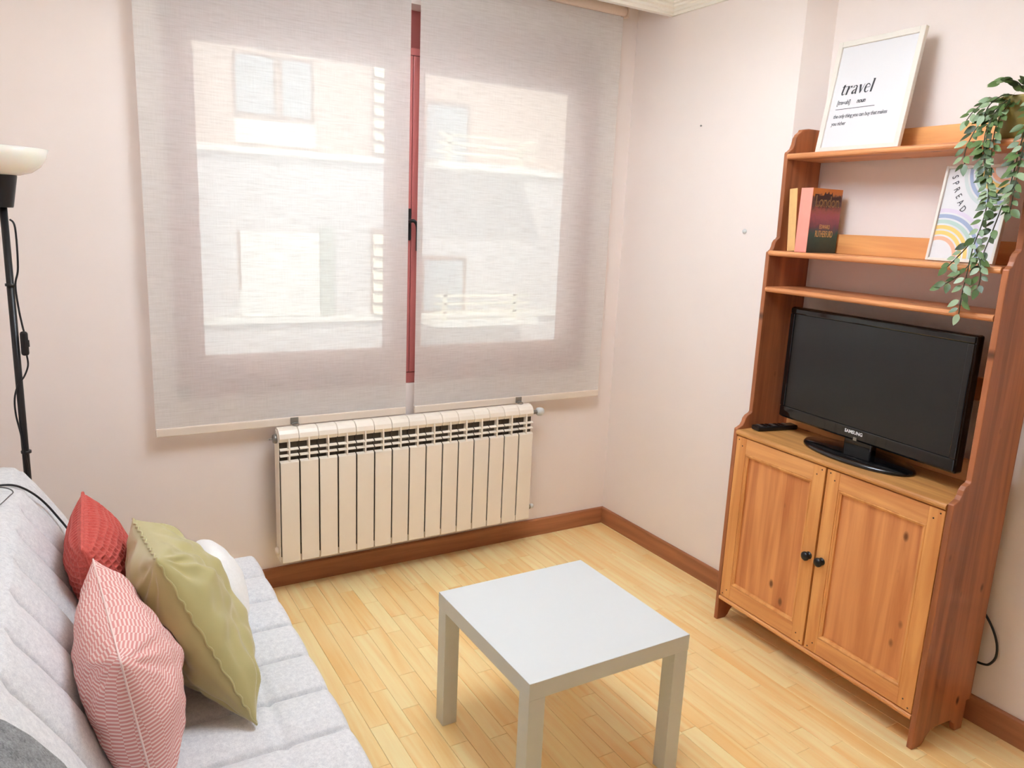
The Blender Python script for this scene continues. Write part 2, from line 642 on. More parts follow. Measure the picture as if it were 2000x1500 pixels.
bm = bmesh.new()
add_box(bm, XL - 0.2, WX0, 0.0, 0.22, -0.02, ZC)
add_box(bm, WX1, 0.32, 0.0, 0.22, -0.02, ZC)
add_box(bm, WX0, WX1, 0.0, 0.22, -0.02, WZ0)
add_box(bm, WX0, WX1, 0.0, 0.22, WZ1, ZC)
struct(bm_obj('wall_back', bm, 'wall'), 'cream wall holding the window and radiator', 'wall')
RX = 0.10
prism('wall_right', [(0, 0), (0, -1.007), (RX, -1.066), (RX, YR), (0.32, YR), (0.32, 0)], 'Z', -0.02, ZC, 'wall')
struct(bpy.data.objects['wall_right'], 'cream wall with a shallow pier beside the wooden cabinet', 'wall')
struct(box('wall_left', XL - 0.2, XL, YR, 0.0, -0.02, ZC, 'wall'), 'cream wall behind the sofa', 'wall')
struct(box('wall_rear', XL - 0.2, 0.32, YR - 0.2, YR, -0.02, ZC, 'wall'), 'cream wall behind the viewpoint', 'wall')
struct(box('ceiling', XL - 0.2, 0.32, YR - 0.2, 0.22, ZC, ZC + 0.15, 'ceiling'), 'white ceiling', 'ceiling')

# added fill light shaped as a bowl pendant, unseen above the frame
def fill_light_mat(name, strength):
    m, nt, b, out = newmat(name)
    b.inputs['Base Color'].default_value = (0.9, 0.9, 0.9, 1)
    b.inputs['Emission Color'].default_value = (0.86, 0.985, 1.15, 1)
    b.inputs['Emission Strength'].default_value = strength
    return m


M['fill_glow'] = fill_light_mat('fill_diffuser_glow', 22.0)
M['fill_bowl'] = fill_light_mat('fill_bowl_glow', 7.4)
cl = thing('added_fill_light', 'added bowl-shaped fill light hanging out of view to brighten the room', 'lamp', (-1.42, -1.45, ZC))
lathe('bowl', [(0.02, -0.30), (0.18, -0.288), (0.28, -0.255), (0.33, -0.20), (0.325, -0.20), (0.275, -0.25), (0.18, -0.281), (0.02, -0.292)], 'fill_bowl', cl, (0, 0, 0), 'Z', 40)
lathe('diffuser', [(0.0, -0.228), (0.28, -0.228), (0.285, -0.236), (0.0, -0.236)], 'fill_glow', cl, (0, 0, 0), 'Z', 40, smooth=False)
tube('cord', [(0, 0, -0.23), (0, 0, -0.03)], 0.006, 'white_lacquer', cl, 8)
lathe('ceiling_rose', [(0, -0.0005), (0.06, -0.0005), (0.055, -0.03), (0, -0.035)], 'white_lacquer', cl, (0, 0, 0), 'Z', 24)

# pelmet and cornice
pel = box('trim_1', XL, 0.0, -0.257, -0.243, 2.55, ZC, 'ceiling')
struct(pel, 'plaster pelmet board hiding the roller blind tubes', 'pelmet')
cprof = [(0.0, 2.55), (0.012, 2.55), (0.012, 2.562), (0.020, 2.566), (0.020, 2.576), (0.030, 2.580), (0.030, 2.590), (0.040, 2.594), (0.040, 2.604), (0.052, 2.612), (0.052, 2.622), (0.066, 2.632), (0.066, 2.642), (0.085, 2.650), (0.085, ZC), (0.0, ZC)]
c1 = prism('trim_2', [(-0.257 - a, z) for a, z in cprof], 'X', XL, 0.0, 'cornice')
struct(c1, 'ribbed cream cornice along the pelmet', 'cornice')
c2 = prism('trim_3', [(-a, z) for a, z in cprof], 'Y', -1.007, -0.257, 'cornice')
struct(c2, 'ribbed cream cornice along the pier wall', 'cornice')

# baseboards
def bbprof(h=0.090, t=0.012):
    return [(0, 0), (t, 0), (t, h - 0.006), (t - 0.004, h), (0, h)]

b_ = prism('baseboard_back', [(-a, z) for a, z in bbprof()], 'X', XL, 0.0, 'baseboard')
struct(b_, 'brown wooden baseboard under the radiator', 'baseboard')
b_ = prism('baseboard_right', [(-a, z) for a, z in bbprof()], 'Y', -1.0, -0.012, 'baseboard_y')
struct(b_, 'brown wooden baseboard along the pier', 'baseboard')
b_ = prism('baseboard_recess', [(RX - a, z) for a, z in bbprof(0.094)], 'Y', YR, -1.075, 'baseboard_y')
struct(b_, 'brown wooden baseboard beyond the cabinet', 'baseboard')

# floor: subfloor plus oak strips laid along y
fl = struct(box('floor', XL - 0.1, RX + 0.1, YR - 0.1, 0.1, -0.10, -0.011, 'subfloor'), 'golden oak strip floor', 'floor')
SW = 0.0638
LENS = (0.26, 0.34, 0.42, 0.50, 0.58)
strip_cache = {}


def strip_mesh(w, ln):
    key = (round(w, 4), round(ln, 4))
    if key not in strip_cache:
        g = 0.00035
        e = 0.0012
        x0, x1, y0, y1 = g, w - g, -ln + g, -g
        vs = [(x0, y0, -0.011), (x1, y0, -0.011), (x1, y1, -0.011), (x0, y1, -0.011),
              (x0, y0, -0.0008), (x1, y0, -0.0008), (x1, y1, -0.0008), (x0, y1, -0.0008),
              (x0 + e, y0 + e, 0), (x1 - e, y0 + e, 0), (x1 - e, y1 - e, 0), (x0 + e, y1 - e, 0)]
        fs = [[8, 9, 10, 11]]
        for a in (0, 4):
            for k in range(4):
                fs.append([a + k, a + (k + 1) % 4, a + 4 + (k + 1) % 4, a + 4 + k])
        me = bpy.data.meshes.new('floor_strip')
        me.from_pydata(vs, [], fs)
        me.materials.append(M['plank'])
        strip_cache[key] = me
    return strip_cache[key]


rest_v, rest_f = [], []
nstrip = 0
x = -1.9965 - SW * 15
row = 0
while x < RX - 0.001:
    w = min(SW, RX - x)
    x_start = max(x, XL)
    ymax = 0.0
    y = ymax + random.uniform(0.0, 0.3)
    if row % 3 == 0:
        pass
    while y > YR:
        ln = random.choice(LENS)
        ya, yb = min(y, ymax), max(y - ln, YR)
        y -= ln
        if ya - yb < 0.02:
            continue
        # a strip under the solid pier is left out
        if x >= -0.001 and ya > -1.0:
            ya = -1.03
            if ya - yb < 0.02:
                continue
        if x + w <= XL:
            continue
        if x > -2.02 and yb > -2.75 and ya <= 0.001 and nstrip < 300:
            o = bpy.data.objects.new('floor_strip', strip_mesh(w, ya - yb))
            COL.objects.link(o)
            o.location = (x, ya, random.uniform(-0.0003, 0.0))
            o.parent = fl
            nstrip += 1
        else:
            b0 = len(rest_v)
            g = 0.0004
            for z in (-0.011, -0.0003):
                rest_v += [(x + g, yb + g, z), (x + w - g, yb + g, z), (x + w - g, ya - g, z), (x + g, ya - g, z)]
            rest_f += [[b0 + 4, b0 + 5, b0 + 6, b0 + 7]] + [[b0 + k, b0 + (k + 1) % 4, b0 + 4 + (k + 1) % 4, b0 + 4 + k] for k in range(4)]
    x += SW
    row += 1
ro = mesh_obj('floor_strips', rest_v, rest_f, 'plank', fl)
ro['kind'] = 'stuff'

# ================================================================ WINDOW
win = bpy.data.objects.new('window_1', None)
COL.objects.link(win)
win.location = (0, 0, 0)
struct(win, 'red framed two sash window behind the roller blinds', 'window')
FY0, FY1 = 0.004, 0.06
SZ1 = 2.292
bm = bmesh.new()
add_box(bm, WX0, WX0 + 0.045, FY0, FY1 + 0.02, WZ0, SZ1, 0.003)
add_box(bm, WX1 - 0.045, WX1, FY0, FY1 + 0.02, WZ0, SZ1, 0.003)
add_box(bm, WX0, WX1, FY0, FY1 + 0.02, WZ0, WZ0 + 0.05, 0.003)
add_box(bm, WX0, WX1, FY0, FY1 + 0.02, SZ1 - 0.03, SZ1, 0.003)
bm_obj('window_frame', bm, 'red_paint', win)
box('shutter_box', WX0, WX1, 0.10, 0.20, SZ1 - 0.01, WZ1, 'red_paint', win)
GX = {}
for xa, xb, za in ((WX0 + 0.045, -1.166, 0), (-1.164, WX1 - 0.045, 0)):
    z0, z1 = WZ0 + 0.052, SZ1 - 0.032
    st = 0.085 if xa < -1.5 else 0.055
    sl = 0.06 if xa < -1.5 else 0.055
    right = 0.105 if xa < -1.5 else 0.10
    bm = bmesh.new()
    add_box(bm, xa, xa + sl, FY0 - 0.006, FY1, z0, z1, 0.003)
    add_box(bm, xb - right, xb, FY0 - 0.006, FY1, z0, z1, 0.003)
    add_box(bm, xa + sl, xb - right, FY0 - 0.004, FY1, z0, z0 + 0.11, 0.003)
    add_box(bm, xa + sl, xb - right, FY0 - 0.004, FY1, z1 - 0.055, z1, 0.003)
    sash = bm_obj('sash', bm, 'red_paint', win)
    mesh_obj('pane', [(xa + sl, 0.035, z0 + 0.1), (xb - right, 0.035, z0 + 0.1), (xb - right, 0.035, z1 - 0.05), (xa + sl, 0.035, z1 - 0.05)], [[0, 1, 2, 3]], 'glass', sash)
hb = bmesh.new()
add_box(hb, -1.198, -1.168, -0.014, -0.002, 1.505, 1.640, 0.004)
hnd = bm_obj('window_handle', hb, 'black_metal', win)
hnd['label'] = 'black lever handle on a flat plate'
tube('lever', smooth_path([(-1.183, -0.012, 1.585), (-1.183, -0.040, 1.588), (-1.172, -0.050, 1.588), (-1.160, -0.050, 1.575), (-1.155, -0.050, 1.545), (-1.155, -0.050, 1.462)]), 0.0075, 'black_metal', hnd)
# sill outside
box('window_sill', WX0, WX1, 0.08, 0.30, WZ0 - 0.03, WZ0 + 0.005, 'facade_white', win)


# ================================================================ ROLLER BLINDS
def blind(x0, x1, label, clip_x):
    t = thing('roller_blind', label, 'blind', ((x0 + x1) / 2, -0.06, 0.74), 0, 'linen roller blinds')
    cx = (x0 + x1) / 2
    a, b = x0 - cx, x1 - cx
    nx, nz = 24, 40
    zt, zb = 2.563 - 0.74, 0.757 - 0.74
    vs = [(a + (b - a) * i / nx, 0.0012 * math.sin(i * 0.9 + k * 0.08) * (k / nz) ** 2, zt + (zb - zt) * k / nz) for k in range(nz + 1) for i in range(nx + 1)]
    fs = [[k * (nx + 1) + i, k * (nx + 1) + i + 1, (k + 1) * (nx + 1) + i + 1, (k + 1) * (nx + 1) + i] for k in range(nz) for i in range(nx)]
    mesh_obj('fabric', vs, fs, 'blind', t, smooth=True)
    bm = bmesh.new()
    add_box(bm, a, b, -0.007, 0.007, 0.0, 0.034, 0.004)
    rail = bm_obj('bottom_rail', bm, 'blind_rail', t)
    c = clip_x - cx
    cl = box('pull_clip', c - 0.016, c + 0.016, -0.013, -0.007, 0.0055, 0.034, 'grey_metal', rail, 0.001)
    pts = [(c + 0.014 * math.cos(q * math.pi / 10), -0.027 + 0.013 * math.sin(q * math.pi / 10), 0.0085 + 0.0025 * math.sin(q * math.pi / 10)) for q in range(21)]
    tube('pull_ring', pts, 0.0018, 'grey_metal', rail, 6)
    lathe('roller_tube', [(0.0, a - 0.004), (0.021, a - 0.004), (0.021, b + 0.004), (0.0, b + 0.004)], 'roller_cream', t, (0, -0.004, 2.586 - 0.74), 'X', 24, smooth=False)
    for s, xx in ((-1, a - 0.006), (1, b + 0.006)):
        box('bracket', min(xx, xx + s * 0.004), max(xx, xx + s * 0.004), -0.030, 0.030, 2.556 - 0.74, 2.625 - 0.74, 'roller_cream', t, 0.001)
    return t


blind(-2.222, -1.203, 'left-hand linen roller blind, wider sheet nearer the floor lamp', -1.700)
blind(-1.162, -0.134, 'right-hand linen roller blind ending beside the room corner', -0.618)


# ================================================================ RADIATOR
rad = thing('radiator', 'cream aluminium column radiator hung under the window', 'radiator', (-1.18, -0.10, 0.0))
NS = 15
RX0, RX1 = -1.781, -0.570
pw = (RX1 - RX0) / NS
proto = None
yF = -0.045     # local front plane (rad at y=-0.10) -> world -0.145


def rad_section(cx):
    h = pw / 2 - 0.0007
    # white top manifold; core box and bottom manifold coloured dark as slot shade
    prof = [(-0.041, 0.706), (-0.036, 0.724), (-0.026, 0.737), (-0.010, 0.744), (0.012, 0.744), (0.028, 0.732), (0.036, 0.706), (0.030, 0.690), (-0.034, 0.690)]
    bm = bmesh.new()
    vsa = [bm.verts.new((cx - h, a, b)) for a, b in prof]
    vsb = [bm.verts.new((cx + h, a, b)) for a, b in prof]
    bm.faces.new(vsa)
    bm.faces.new(vsb[::-1])
    for i in range(len(prof)):
        j = (i + 1) % len(prof)
        bm.faces.new((vsa[i], vsa[j], vsb[j], vsb[i]))
    bmesh.ops.bevel(bm, geom=[e for e in bm.edges if abs(e.verts[0].co.x - e.verts[1].co.x) < 1e-6], offset=0.002, segments=1, affect='EDGES')
    sec = bm_obj('section', bm, 'radiator_white', rad)
    for z in (0.645,):
        pass
    box('shade_core', cx - h + 0.0006, cx + h - 0.0006, -0.016, 0.026, 0.19, 0.684, 'slot_shade', sec)  # box added behind the slots, its dark colour stands in for shade
    box('bottom_manifold', cx - h, cx + h, -0.024, 0.030, 0.185, 0.235, 'slot_shade', sec, 0.008)  # coloured dark so the panel gaps look shaded to the bottom
    box('front_panel', cx - h + 0.0024, cx + h - 0.0024, yF, yF + 0.008, 0.168, 0.606, 'radiator_white', sec, 0.0018)
    # central vertical rib, sloping from panel top to the manifold
    prism('rib', [(yF + 0.002, 0.59), (yF + 0.001, 0.68), (-0.040, 0.706), (-0.014, 0.706), (-0.014, 0.59)], 'X', cx - 0.003, cx + 0.003, 'radiator_white', sec)
    for k, z in enumerate((0.604, 0.630, 0.656)):
        prism('louvre', [(yF + 0.003, z + 0.000), (yF + 0.003, z + 0.0035), (-0.030, z + 0.0085), (-0.030, z + 0.005)], 'X', cx - h + 0.002, cx + h - 0.002, 'radiator_white', sec)
    return sec


s0 = rad_section(RX0 + pw / 2 + 1.18)
for i in range(1, NS):
    c = s0.copy()
    COL.objects.link(c)
    c.location.x = pw * i
    c.parent = rad
    for ch in s0.children:
        d = ch.copy()
        COL.objects.link(d)
        d.parent = c
# end cover plates, valves
lx0, lx1 = RX0 + 1.18, RX1 + 1.18
prism('end_plate', [(yF + 0.008, 0.17), (yF + 0.008, 0.60), (-0.036, 0.69), (-0.012, 0.735), (0.012, 0.735), (0.030, 0.69), (0.030, 0.17)], 'X', lx0 - 0.0025, lx0 - 0.0003, 'radiator_white', rad)
lathe('end_plug', [(0, -0.016), (0.017, -0.016), (0.020, -0.010), (0.020, -0.002), (0, -0.002)], 'grey_metal', rad, (lx0, -0.002, 0.700), 'X', 16)
tube('bleed_key', [(lx0 - 0.014, -0.002, 0.700), (lx0 - 0.032, -0.002, 0.700)], 0.004, 'grey_metal', rad, 8)
lathe('lower_plug', [(0, -0.014), (0.014, -0.014), (0.018, -0.008), (0.018, -0.002), (0, -0.002)], 'radiator_white', rad, (lx0, 0.0, 0.210), 'X', 16)
tube('valve_body', [(lx1 + 0.001, 0.0, 0.700), (lx1 + 0.030, -0.002, 0.700), (lx1 + 0.042, -0.002, 0.700)], [0.013, 0.010, 0.011], 'grey_metal', rad, 12)
lathe('valve_knob', [(0, 0.038), (0.014, 0.038), (0.020, 0.046), (0.021, 0.062), (0.016, 0.074), (0, 0.076)], 'white_lacquer', rad, (lx1, -0.002, 0.700), 'X', 20)
tube('lower_valve', [(lx1 + 0.001, 0.0, 0.210), (lx1 + 0.026, 0.0, 0.210), (lx1 + 0.030, 0.004, 0.210), (lx1 + 0.030, 0.095, 0.205)], [0.012, 0.012, 0.010, 0.009], 'grey_metal', rad, 10)
lathe('lower_valve_cap', [(0, 0.026), (0.011, 0.026), (0.011, 0.044), (0, 0.046)], 'white_lacquer', rad, (lx1, 0.0, 0.212), 'X', 14)
for xx in (lx0 + 0.2, lx1 - 0.2):
    box('wall_hook', xx - 0.01, xx + 0.01, 0.03, 0.0995, 0.66, 0.69, 'grey_metal', rad)

# ================================================================ CABINET
CA = Vector((-0.2024, -1.0588, 0.0))
CROT = math.atan2(-0.99912, -0.04186)
CM = Matrix.Translation(CA) @ Matrix.Rotation(CROT, 4, 'Z')
W, DEP, TH = 0.913, 0.288, 0.019


def cab_thing(name, label, cat, w, d, z, rot=0.0, group=None):
    p = CM @ Vector((w, d, z))
    return thing(name, label, cat, p, CROT + rot, group)


cab = thing('hutch_cabinet', 'honey pine hutch cabinet with open shelves and two panelled doors', 'cabinet', CA, CROT)


def scurve(d0, z0, d1, z1):
    # ogee step like the turned-in shoulder of the side boards: small lip, scoop, small lip
    return [(d0, z0), (d0 + 0.10 * (d1 - d0), z0 + 0.03 * (z1 - z0)), (d0 + 0.34 * (d1 - d0), z0 + 0.16 * (z1 - z0)), (d0 + 0.46 * (d1 - d0), z0 + 0.36 * (z1 - z0)), (d0 + 0.52 * (d1 - d0), z0 + 0.60 * (z1 - z0)), (d0 + 0.68 * (d1 - d0), z0 + 0.78 * (z1 - z0)), (d0 + 0.92 * (d1 - d0), z0 + 0.90 * (z1 - z0)), (d1, z1)]


side = [(0.0, 0.0), (0.0, 0.832)]
side += scurve(0.002, 0.836, 0.070, 0.900)
side += [(0.066, 1.530)]
side += scurve(0.067, 1.534, 0.112, 1.592)
side += [(0.104, 1.900)]
side += scurve(0.106, 1.906, 0.165, 1.992)
side += [(0.20, 1.998), (DEP, 1.998), (DEP, 0.105), (DEP - 0.022, 0.105), (DEP - 0.022, 0.0), (DEP - 0.062, 0.0), (DEP - 0.070, 0.030), (DEP - 0.095, 0.050)]
side += [(0.120, 0.052), (0.088, 0.046), (0.070, 0.030), (0.060, 0.012), (0.046, 0.0)]
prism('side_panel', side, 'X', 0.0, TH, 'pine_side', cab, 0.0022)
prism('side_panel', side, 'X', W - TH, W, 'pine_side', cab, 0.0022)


def nosed(d0, d1, zt, th):
    # board with a half-round front nose, cross-section (d, z)
    r = th / 2
    pts = [(d0 + r - r * math.sin(a), zt - r + r * math.cos(a)) for a in [math.pi * k / 6 for k in range(7)]]
    return pts + [(d1, zt - th), (d1, zt)]


def board(name, d0, d1, zt, th, mat, x0=TH, x1=W - TH):
    return prism(name, nosed(d0, d1, zt, th), 'X', x0 + 0.0004, x1 - 0.0004, mat, cab)


board('shelf', 0.098, DEP, 1.900, 0.021, 'pine_shelf')
board('shelf', 0.058, DEP, 1.540, 0.020, 'pine_shelf')
board('shelf', 0.062, DEP, 1.402, 0.020, 'pine_shelf')
board('counter_top', -0.008, DEP, 0.832, 0.021, 'pine_top')
board('bottom_rail', -0.004, DEP - 0.03, 0.115, 0.020, 'pine_rail')
box('back_rail', TH, W - TH, DEP - 0.018, DEP, 1.900, 1.978, 'pine_rail', cab, 0.002)
box('back_rail', TH, W - TH, DEP - 0.018, DEP, 1.540, 1.612, 'pine_rail', cab, 0.002)
box('back_rail', TH, W - TH, DEP - 0.018, DEP, 1.105, 1.180, 'pine_rail', cab, 0.002)
box('back_rail', TH, W - TH, DEP - 0.018, DEP, 0.832, 0.905, 'pine_rail', cab, 0.002)
box('back_panel', TH, W - TH, DEP - 0.012, DEP - 0.004, 0.115, 0.811, 'pine', cab)


def door(x0, x1, z0, z1, knob_x):
    fr, rl, t = 0.052, 0.062, 0.019
    # stiles
    bm = bmesh.new()
    add_box(bm, x0 + fr - 0.01, x1 - fr + 0.01, 0.0125, 0.018, z0 + rl - 0.01, z1 - rl + 0.01)
    d = bm_obj('door', bm, 'pine_panel', cab)
    box('stile', x0, x0 + fr, 0.0, t, z0, z1, 'pine_frame', d, 0.0016)
    box('stile', x1 - fr, x1, 0.0, t, z0, z1, 'pine_frame', d, 0.0016)
    box('rail', x0 + fr, x1 - fr, 0.0006, t, z0, z0 + rl, 'pine_rail', d, 0.0012)
    box('rail', x0 + fr, x1 - fr, 0.0006, t, z1 - rl, z1, 'pine_rail', d, 0.0012)
    # mitred inner moulding
    mo = 0.013
    ix0, ix1, iz0, iz1 = x0 + fr, x1 - fr, z0 + rl, z1 - rl
    prof = [(0.0, 0.0030), (0.0025, 0.0008), (0.006, 0.0008), (0.009, 0.0045), (mo, 0.0060), (mo, 0.0128), (0.0, 0.0128)]
    vs, fs = [], []
    n = len(prof)
    for cxx, czz, sx, sz in ((ix0, iz0, 1, 1), (ix1, iz0, -1, 1), (ix1, iz1, -1, -1), (ix0, iz1, 1, -1)):
        for a, dd in prof:
            vs.append((cxx + sx * a, dd, czz + sz * a))
    for k in range(4):
        for i in range(n):
            fs.append([k * n + i, k * n + (i + 1) % n, ((k + 1) % 4) * n + (i + 1) % n, ((k + 1) % 4) * n + i])
    mesh_obj('moulding', vs, fs, 'pine_frame', d)
    # dowel dots
    for dx, dz in ((0.014, 0.012), (0.034, 0.034)):
        for xx in (x0 + dx if dx < 0.02 else x0 + dx, x1 - dx):
            for zz in (z0 + dz, z1 - dz):
                lathe('dowel', [(0, -0.0006), (0.0028, -0.0006), (0.0028, 0.002), (0, 0.002)], 'sofa_leg', d, (xx, 0, zz), 'Y', 8, smooth=False)
    # knob
    kz = 0.468
    lathe('knob', [(0, -0.030), (0.010, -0.029), (0.0165, -0.023), (0.0170, -0.017), (0.012, -0.012), (0.007, -0.009), (0.007, -0.003), (0.014, -0.001), (0.014, 0.001), (0, 0.001)], 'black_metal', d, (knob_x, 0, kz), 'Y', 20)['label'] = 'round black iron knob'
    return d


door(TH + 0.002, 0.4525, 0.118, 0.808, 0.430)
door(0.4610, W - TH - 0.002, 0.118, 0.808, 0.487)

# ================================================================ TV, REMOTE
tv = cab_thing('television', 'black flat television with glossy bezel on the cabinet counter', 'television', 0.455, 0.145, 0.8325, R(3.2) * -1)
hw, zb, zt = 0.378, 0.058, 0.498
bm = bmesh.new()
add_box(bm, -hw, hw, -0.008, 0.028, zb, zt, 0.008, 3)
body = bm_obj('casing', bm, 'black_gloss', tv)
bm = bmesh.new()
add_box(bm, -hw + 0.06, hw - 0.06, 0.028, 0.075, zb + 0.05, zt - 0.06, 0.015)
bm_obj('rear_housing', bm, 'black_plastic', tv)
bw = 0.026
bm = bmesh.new()
add_box(bm, -hw + bw, hw - bw, -0.0105, -0.004, zb + 0.048, zt - bw, 0.001)
scr = bm_obj('screen', bm, 'screen', tv)
# raised bezel lip round the screen
for q in ((-hw + 0.004, hw - 0.004, zt - bw, zt - 0.004), (-hw + 0.004, hw - 0.004, zb + 0.006, zb + 0.048)):
    box('bezel', q[0], q[1], -0.0145, -0.006, q[2], q[3], 'black_gloss', tv, 0.004)
for q in ((-hw + 0.004, -hw + bw), (hw - bw, hw - 0.004)):
    box('bezel', q[0], q[1], -0.0145, -0.006, zb + 0.048, zt - bw, 'black_gloss', tv, 0.003)
me = text_mesh('SAMSUNG', 0.017, 0.0003, 0, 1.0, 'CENTER', 0.0004)
place_text(me, 'paper', tv, (-0.010, -0.0150, zb + 0.026), (1, 0, 0), (0, 0, 1))
box('power_light', -0.008, 0.006, -0.0165, -0.013, zb + 0.004, zb + 0.016, 'grey_metal', tv, 0.001)
bm = bmesh.new()
add_box(bm, -0.06, 0.06, 0.0, 0.03, 0.006, zb + 0.02, 0.006)
bm_obj('stand_neck', bm, 'black_gloss', tv)
vs, fs = [], []
for r, z in ((0.0, 0.0), (1.0, 0.0), (1.0, 0.004), (0.97, 0.009), (0.6, 0.013), (0.0, 0.015)):
    for k in range(48):
        a = 2 * math.pi * k / 48
        vs.append((0.228 * r * math.cos(a), 0.004 + 0.110 * r * math.sin(a), z * 1.5))
for i in range(5):
    for k in range(48):
        fs.append([i * 48 + k, i * 48 + (k + 1) % 48, (i + 1) * 48 + (k + 1) % 48, (i + 1) * 48 + k])
mesh_obj('stand_base', vs, fs, 'black_gloss', tv, smooth=True)

rem = cab_thing('remote_control', 'slim black remote control lying by the television', 'remote', 0.052, 0.058, 0.8325, R(-10))
bm = bmesh.new()
add_box(bm, -0.024, 0.024, 0.0, 0.19, 0.0, 0.019, 0.006, 3)
bm_obj('case', bm, 'black_plastic', rem)
for i in range(3):
    for k in range(7):
        bm = bmesh.new()
        add_box(bm, -0.0165 + i * 0.0125, -0.0085 + i * 0.0125, 0.018 + k * 0.02, 0.028 + k * 0.02, 0.0185, 0.0208, 0.0008)
        bm_obj('button', bm, 'grey_metal' if k % 3 == 0 else 'black_gloss', rem)

# ================================================================ FRAMED PRINTS
def leaning_frame(name, label, w0, w1, d_bot, d_top, z, h, fwid, fthk=0.016):
    wid = w1 - w0
    t = cab_thing(name, label, 'picture', (w0 + w1) / 2, d_bot, z)
    tilt = math.asin(min(0.9, (d_top - d_bot) / h))
    # local: x along shelf, y into wall, tilted about x (top leans to +y)
    t.rotation_euler = (Matrix.Rotation(CROT, 4, 'Z') @ Matrix.Rotation(-tilt, 4, 'X')).to_euler()
    a = wid / 2
    box('frame_side', -a, -a + fwid, 0, fthk, 0, h, 'frame_white', t, 0.0015)
    box('frame_side', a - fwid, a, 0, fthk, 0, h, 'frame_white', t, 0.0015)
    box('frame_rail', -a + fwid, a - fwid, 0, fthk, 0, fwid, 'frame_white', t, 0.0015)
    box('frame_rail', -a + fwid, a - fwid, 0, fthk, h - fwid, h, 'frame_white', t, 0.0015)
    box('print', -a + fwid * 0.8, a - fwid * 0.8, fthk * 0.45, fthk * 0.8, fwid * 0.8, h - fwid * 0.8, 'paper', t)
    return t, a, fthk * 0.45


tr, a, py = leaning_frame('picture_frame', 'white framed travel definition print leaning on the top shelf', 0.082, 0.424, 0.172, 0.232, 1.9030, 0.398, 0.020)


def stroke_poly(pts):
    return pts


# hand-drawn high-contrast italic letters of "travel": polygons in em units (x right, y up)
def glyph_t():
    return [[(0.10, 0.62), (0.24, 0.66), (0.20, 0.14), (0.08, 0.10)], [(0.02, 0.50), (0.36, 0.50), (0.36, 0.54), (0.02, 0.54)], [(0.08, 0.12), (0.16, 0.00), (0.30, 0.02), (0.36, 0.08), (0.34, 0.10), (0.26, 0.06), (0.20, 0.08), (0.20, 0.16)]]


def glyph_r():
    return [[(0.06, 0.0), (0.20, 0.0), (0.24, 0.54), (0.10, 0.54)], [(0.02, 0.50), (0.12, 0.50), (0.12, 0.54), (0.02, 0.54)], [(0.22, 0.36), (0.30, 0.52), (0.42, 0.54), (0.44, 0.42), (0.36, 0.40), (0.34, 0.48), (0.30, 0.46), (0.23, 0.30)]]


def glyph_a():
    return [[(0.34, 0.0), (0.46, 0.0), (0.46, 0.04), (0.44, 0.06), (0.42, 0.36), (0.30, 0.42)], [(0.08, 0.40), (0.14, 0.52), (0.30, 0.55), (0.42, 0.46), (0.42, 0.34), (0.32, 0.44), (0.26, 0.51), (0.18, 0.48), (0.16, 0.38)], [(0.32, 0.30), (0.16, 0.26), (0.06, 0.16), (0.06, 0.06), (0.16, 0.0), (0.28, 0.04), (0.34, 0.12), (0.32, 0.14), (0.24, 0.07), (0.20, 0.10), (0.20, 0.20), (0.33, 0.26)]]


def glyph_v():
    return [[(0.04, 0.54), (0.20, 0.54), (0.30, 0.14), (0.26, 0.0), (0.22, 0.0)], [(0.26, 0.0), (0.30, 0.06), (0.46, 0.54), (0.42, 0.54), (0.27, 0.10)]]


def glyph_e():
    out = []
    n = 14
    for k in range(n):
        a0, a1 = R(20 + k * 300 / n), R(20 + (k + 1) * 300 / n)
        def p(a, rr):
            return (0.25 + 0.21 * rr * math.cos(a), 0.27 + 0.28 * rr * math.sin(a))
        th0 = 0.20 + 0.46 * max(0, -math.cos(a0)) ** 1.5
        th1 = 0.20 + 0.46 * max(0, -math.cos(a1)) ** 1.5
        out.append([p(a0, 1), p(a1, 1), p(a1, 1 - th1), p(a0, 1 - th0)])
    out.append([(0.10, 0.29), (0.45, 0.30), (0.45, 0.335), (0.10, 0.32)])
    return out


def glyph_l():
    return [[(0.04, 0.0), (0.18, 0.0), (0.18, 0.80), (0.04, 0.80)], [(0.0, 0.77), (0.06, 0.77), (0.06, 0.80), (0.0, 0.80)]]


vs, fs = [], []
pen = 0.0
for g_, adv in ((glyph_t(), 0.37), (glyph_r(), 0.44), (glyph_a(), 0.49), (glyph_v(), 0.46), (glyph_e(), 0.50), (glyph_l(), 0.24)):
    for poly in g_:
        b0 = len(vs)
        for px_, py_ in poly:
            vs.append((pen + px_ + 0.16 * py_, py_))
        fs.append(list(range(b0, b0 + len(poly))))
    pen += adv
S = 0.140 / pen * 1.02
tx0, tz0 = -a + 0.050, 0.205
o = mesh_obj('lettering', [(tx0 + x * S * 0.95, py - 0.0006, tz0 + y * S) for x, y in vs], fs, 'ink', tr)
me = text_mesh('[trav-uhl]', 0.022, 0.0002, 0.15, 0.88, 'LEFT', 0.0003)
place_text(me, 'ink_light', tr, (tx0 - 0.004, py - 0.0006, 0.172), (1, 0, 0), (0, 0, 1), 0.80)
me = text_mesh('noun', 0.022, 0.0002, 0.3, 0.9, 'LEFT', 0.0004)
place_text(me, 'ink', tr, (tx0 + 0.080, py - 0.0006, 0.172), (1, 0, 0), (0, 0, 1), 0.85)
box('rule_line', tx0 - 0.004, tx0 + 0.158, py - 0.0008, py + 0.0002, 0.1545, 0.1562, 'ink', tr)
me = text_mesh('the only thing you can buy that makes', 0.0185, 0.0002, 0.1, 0.9, 'LEFT', 0.0003)
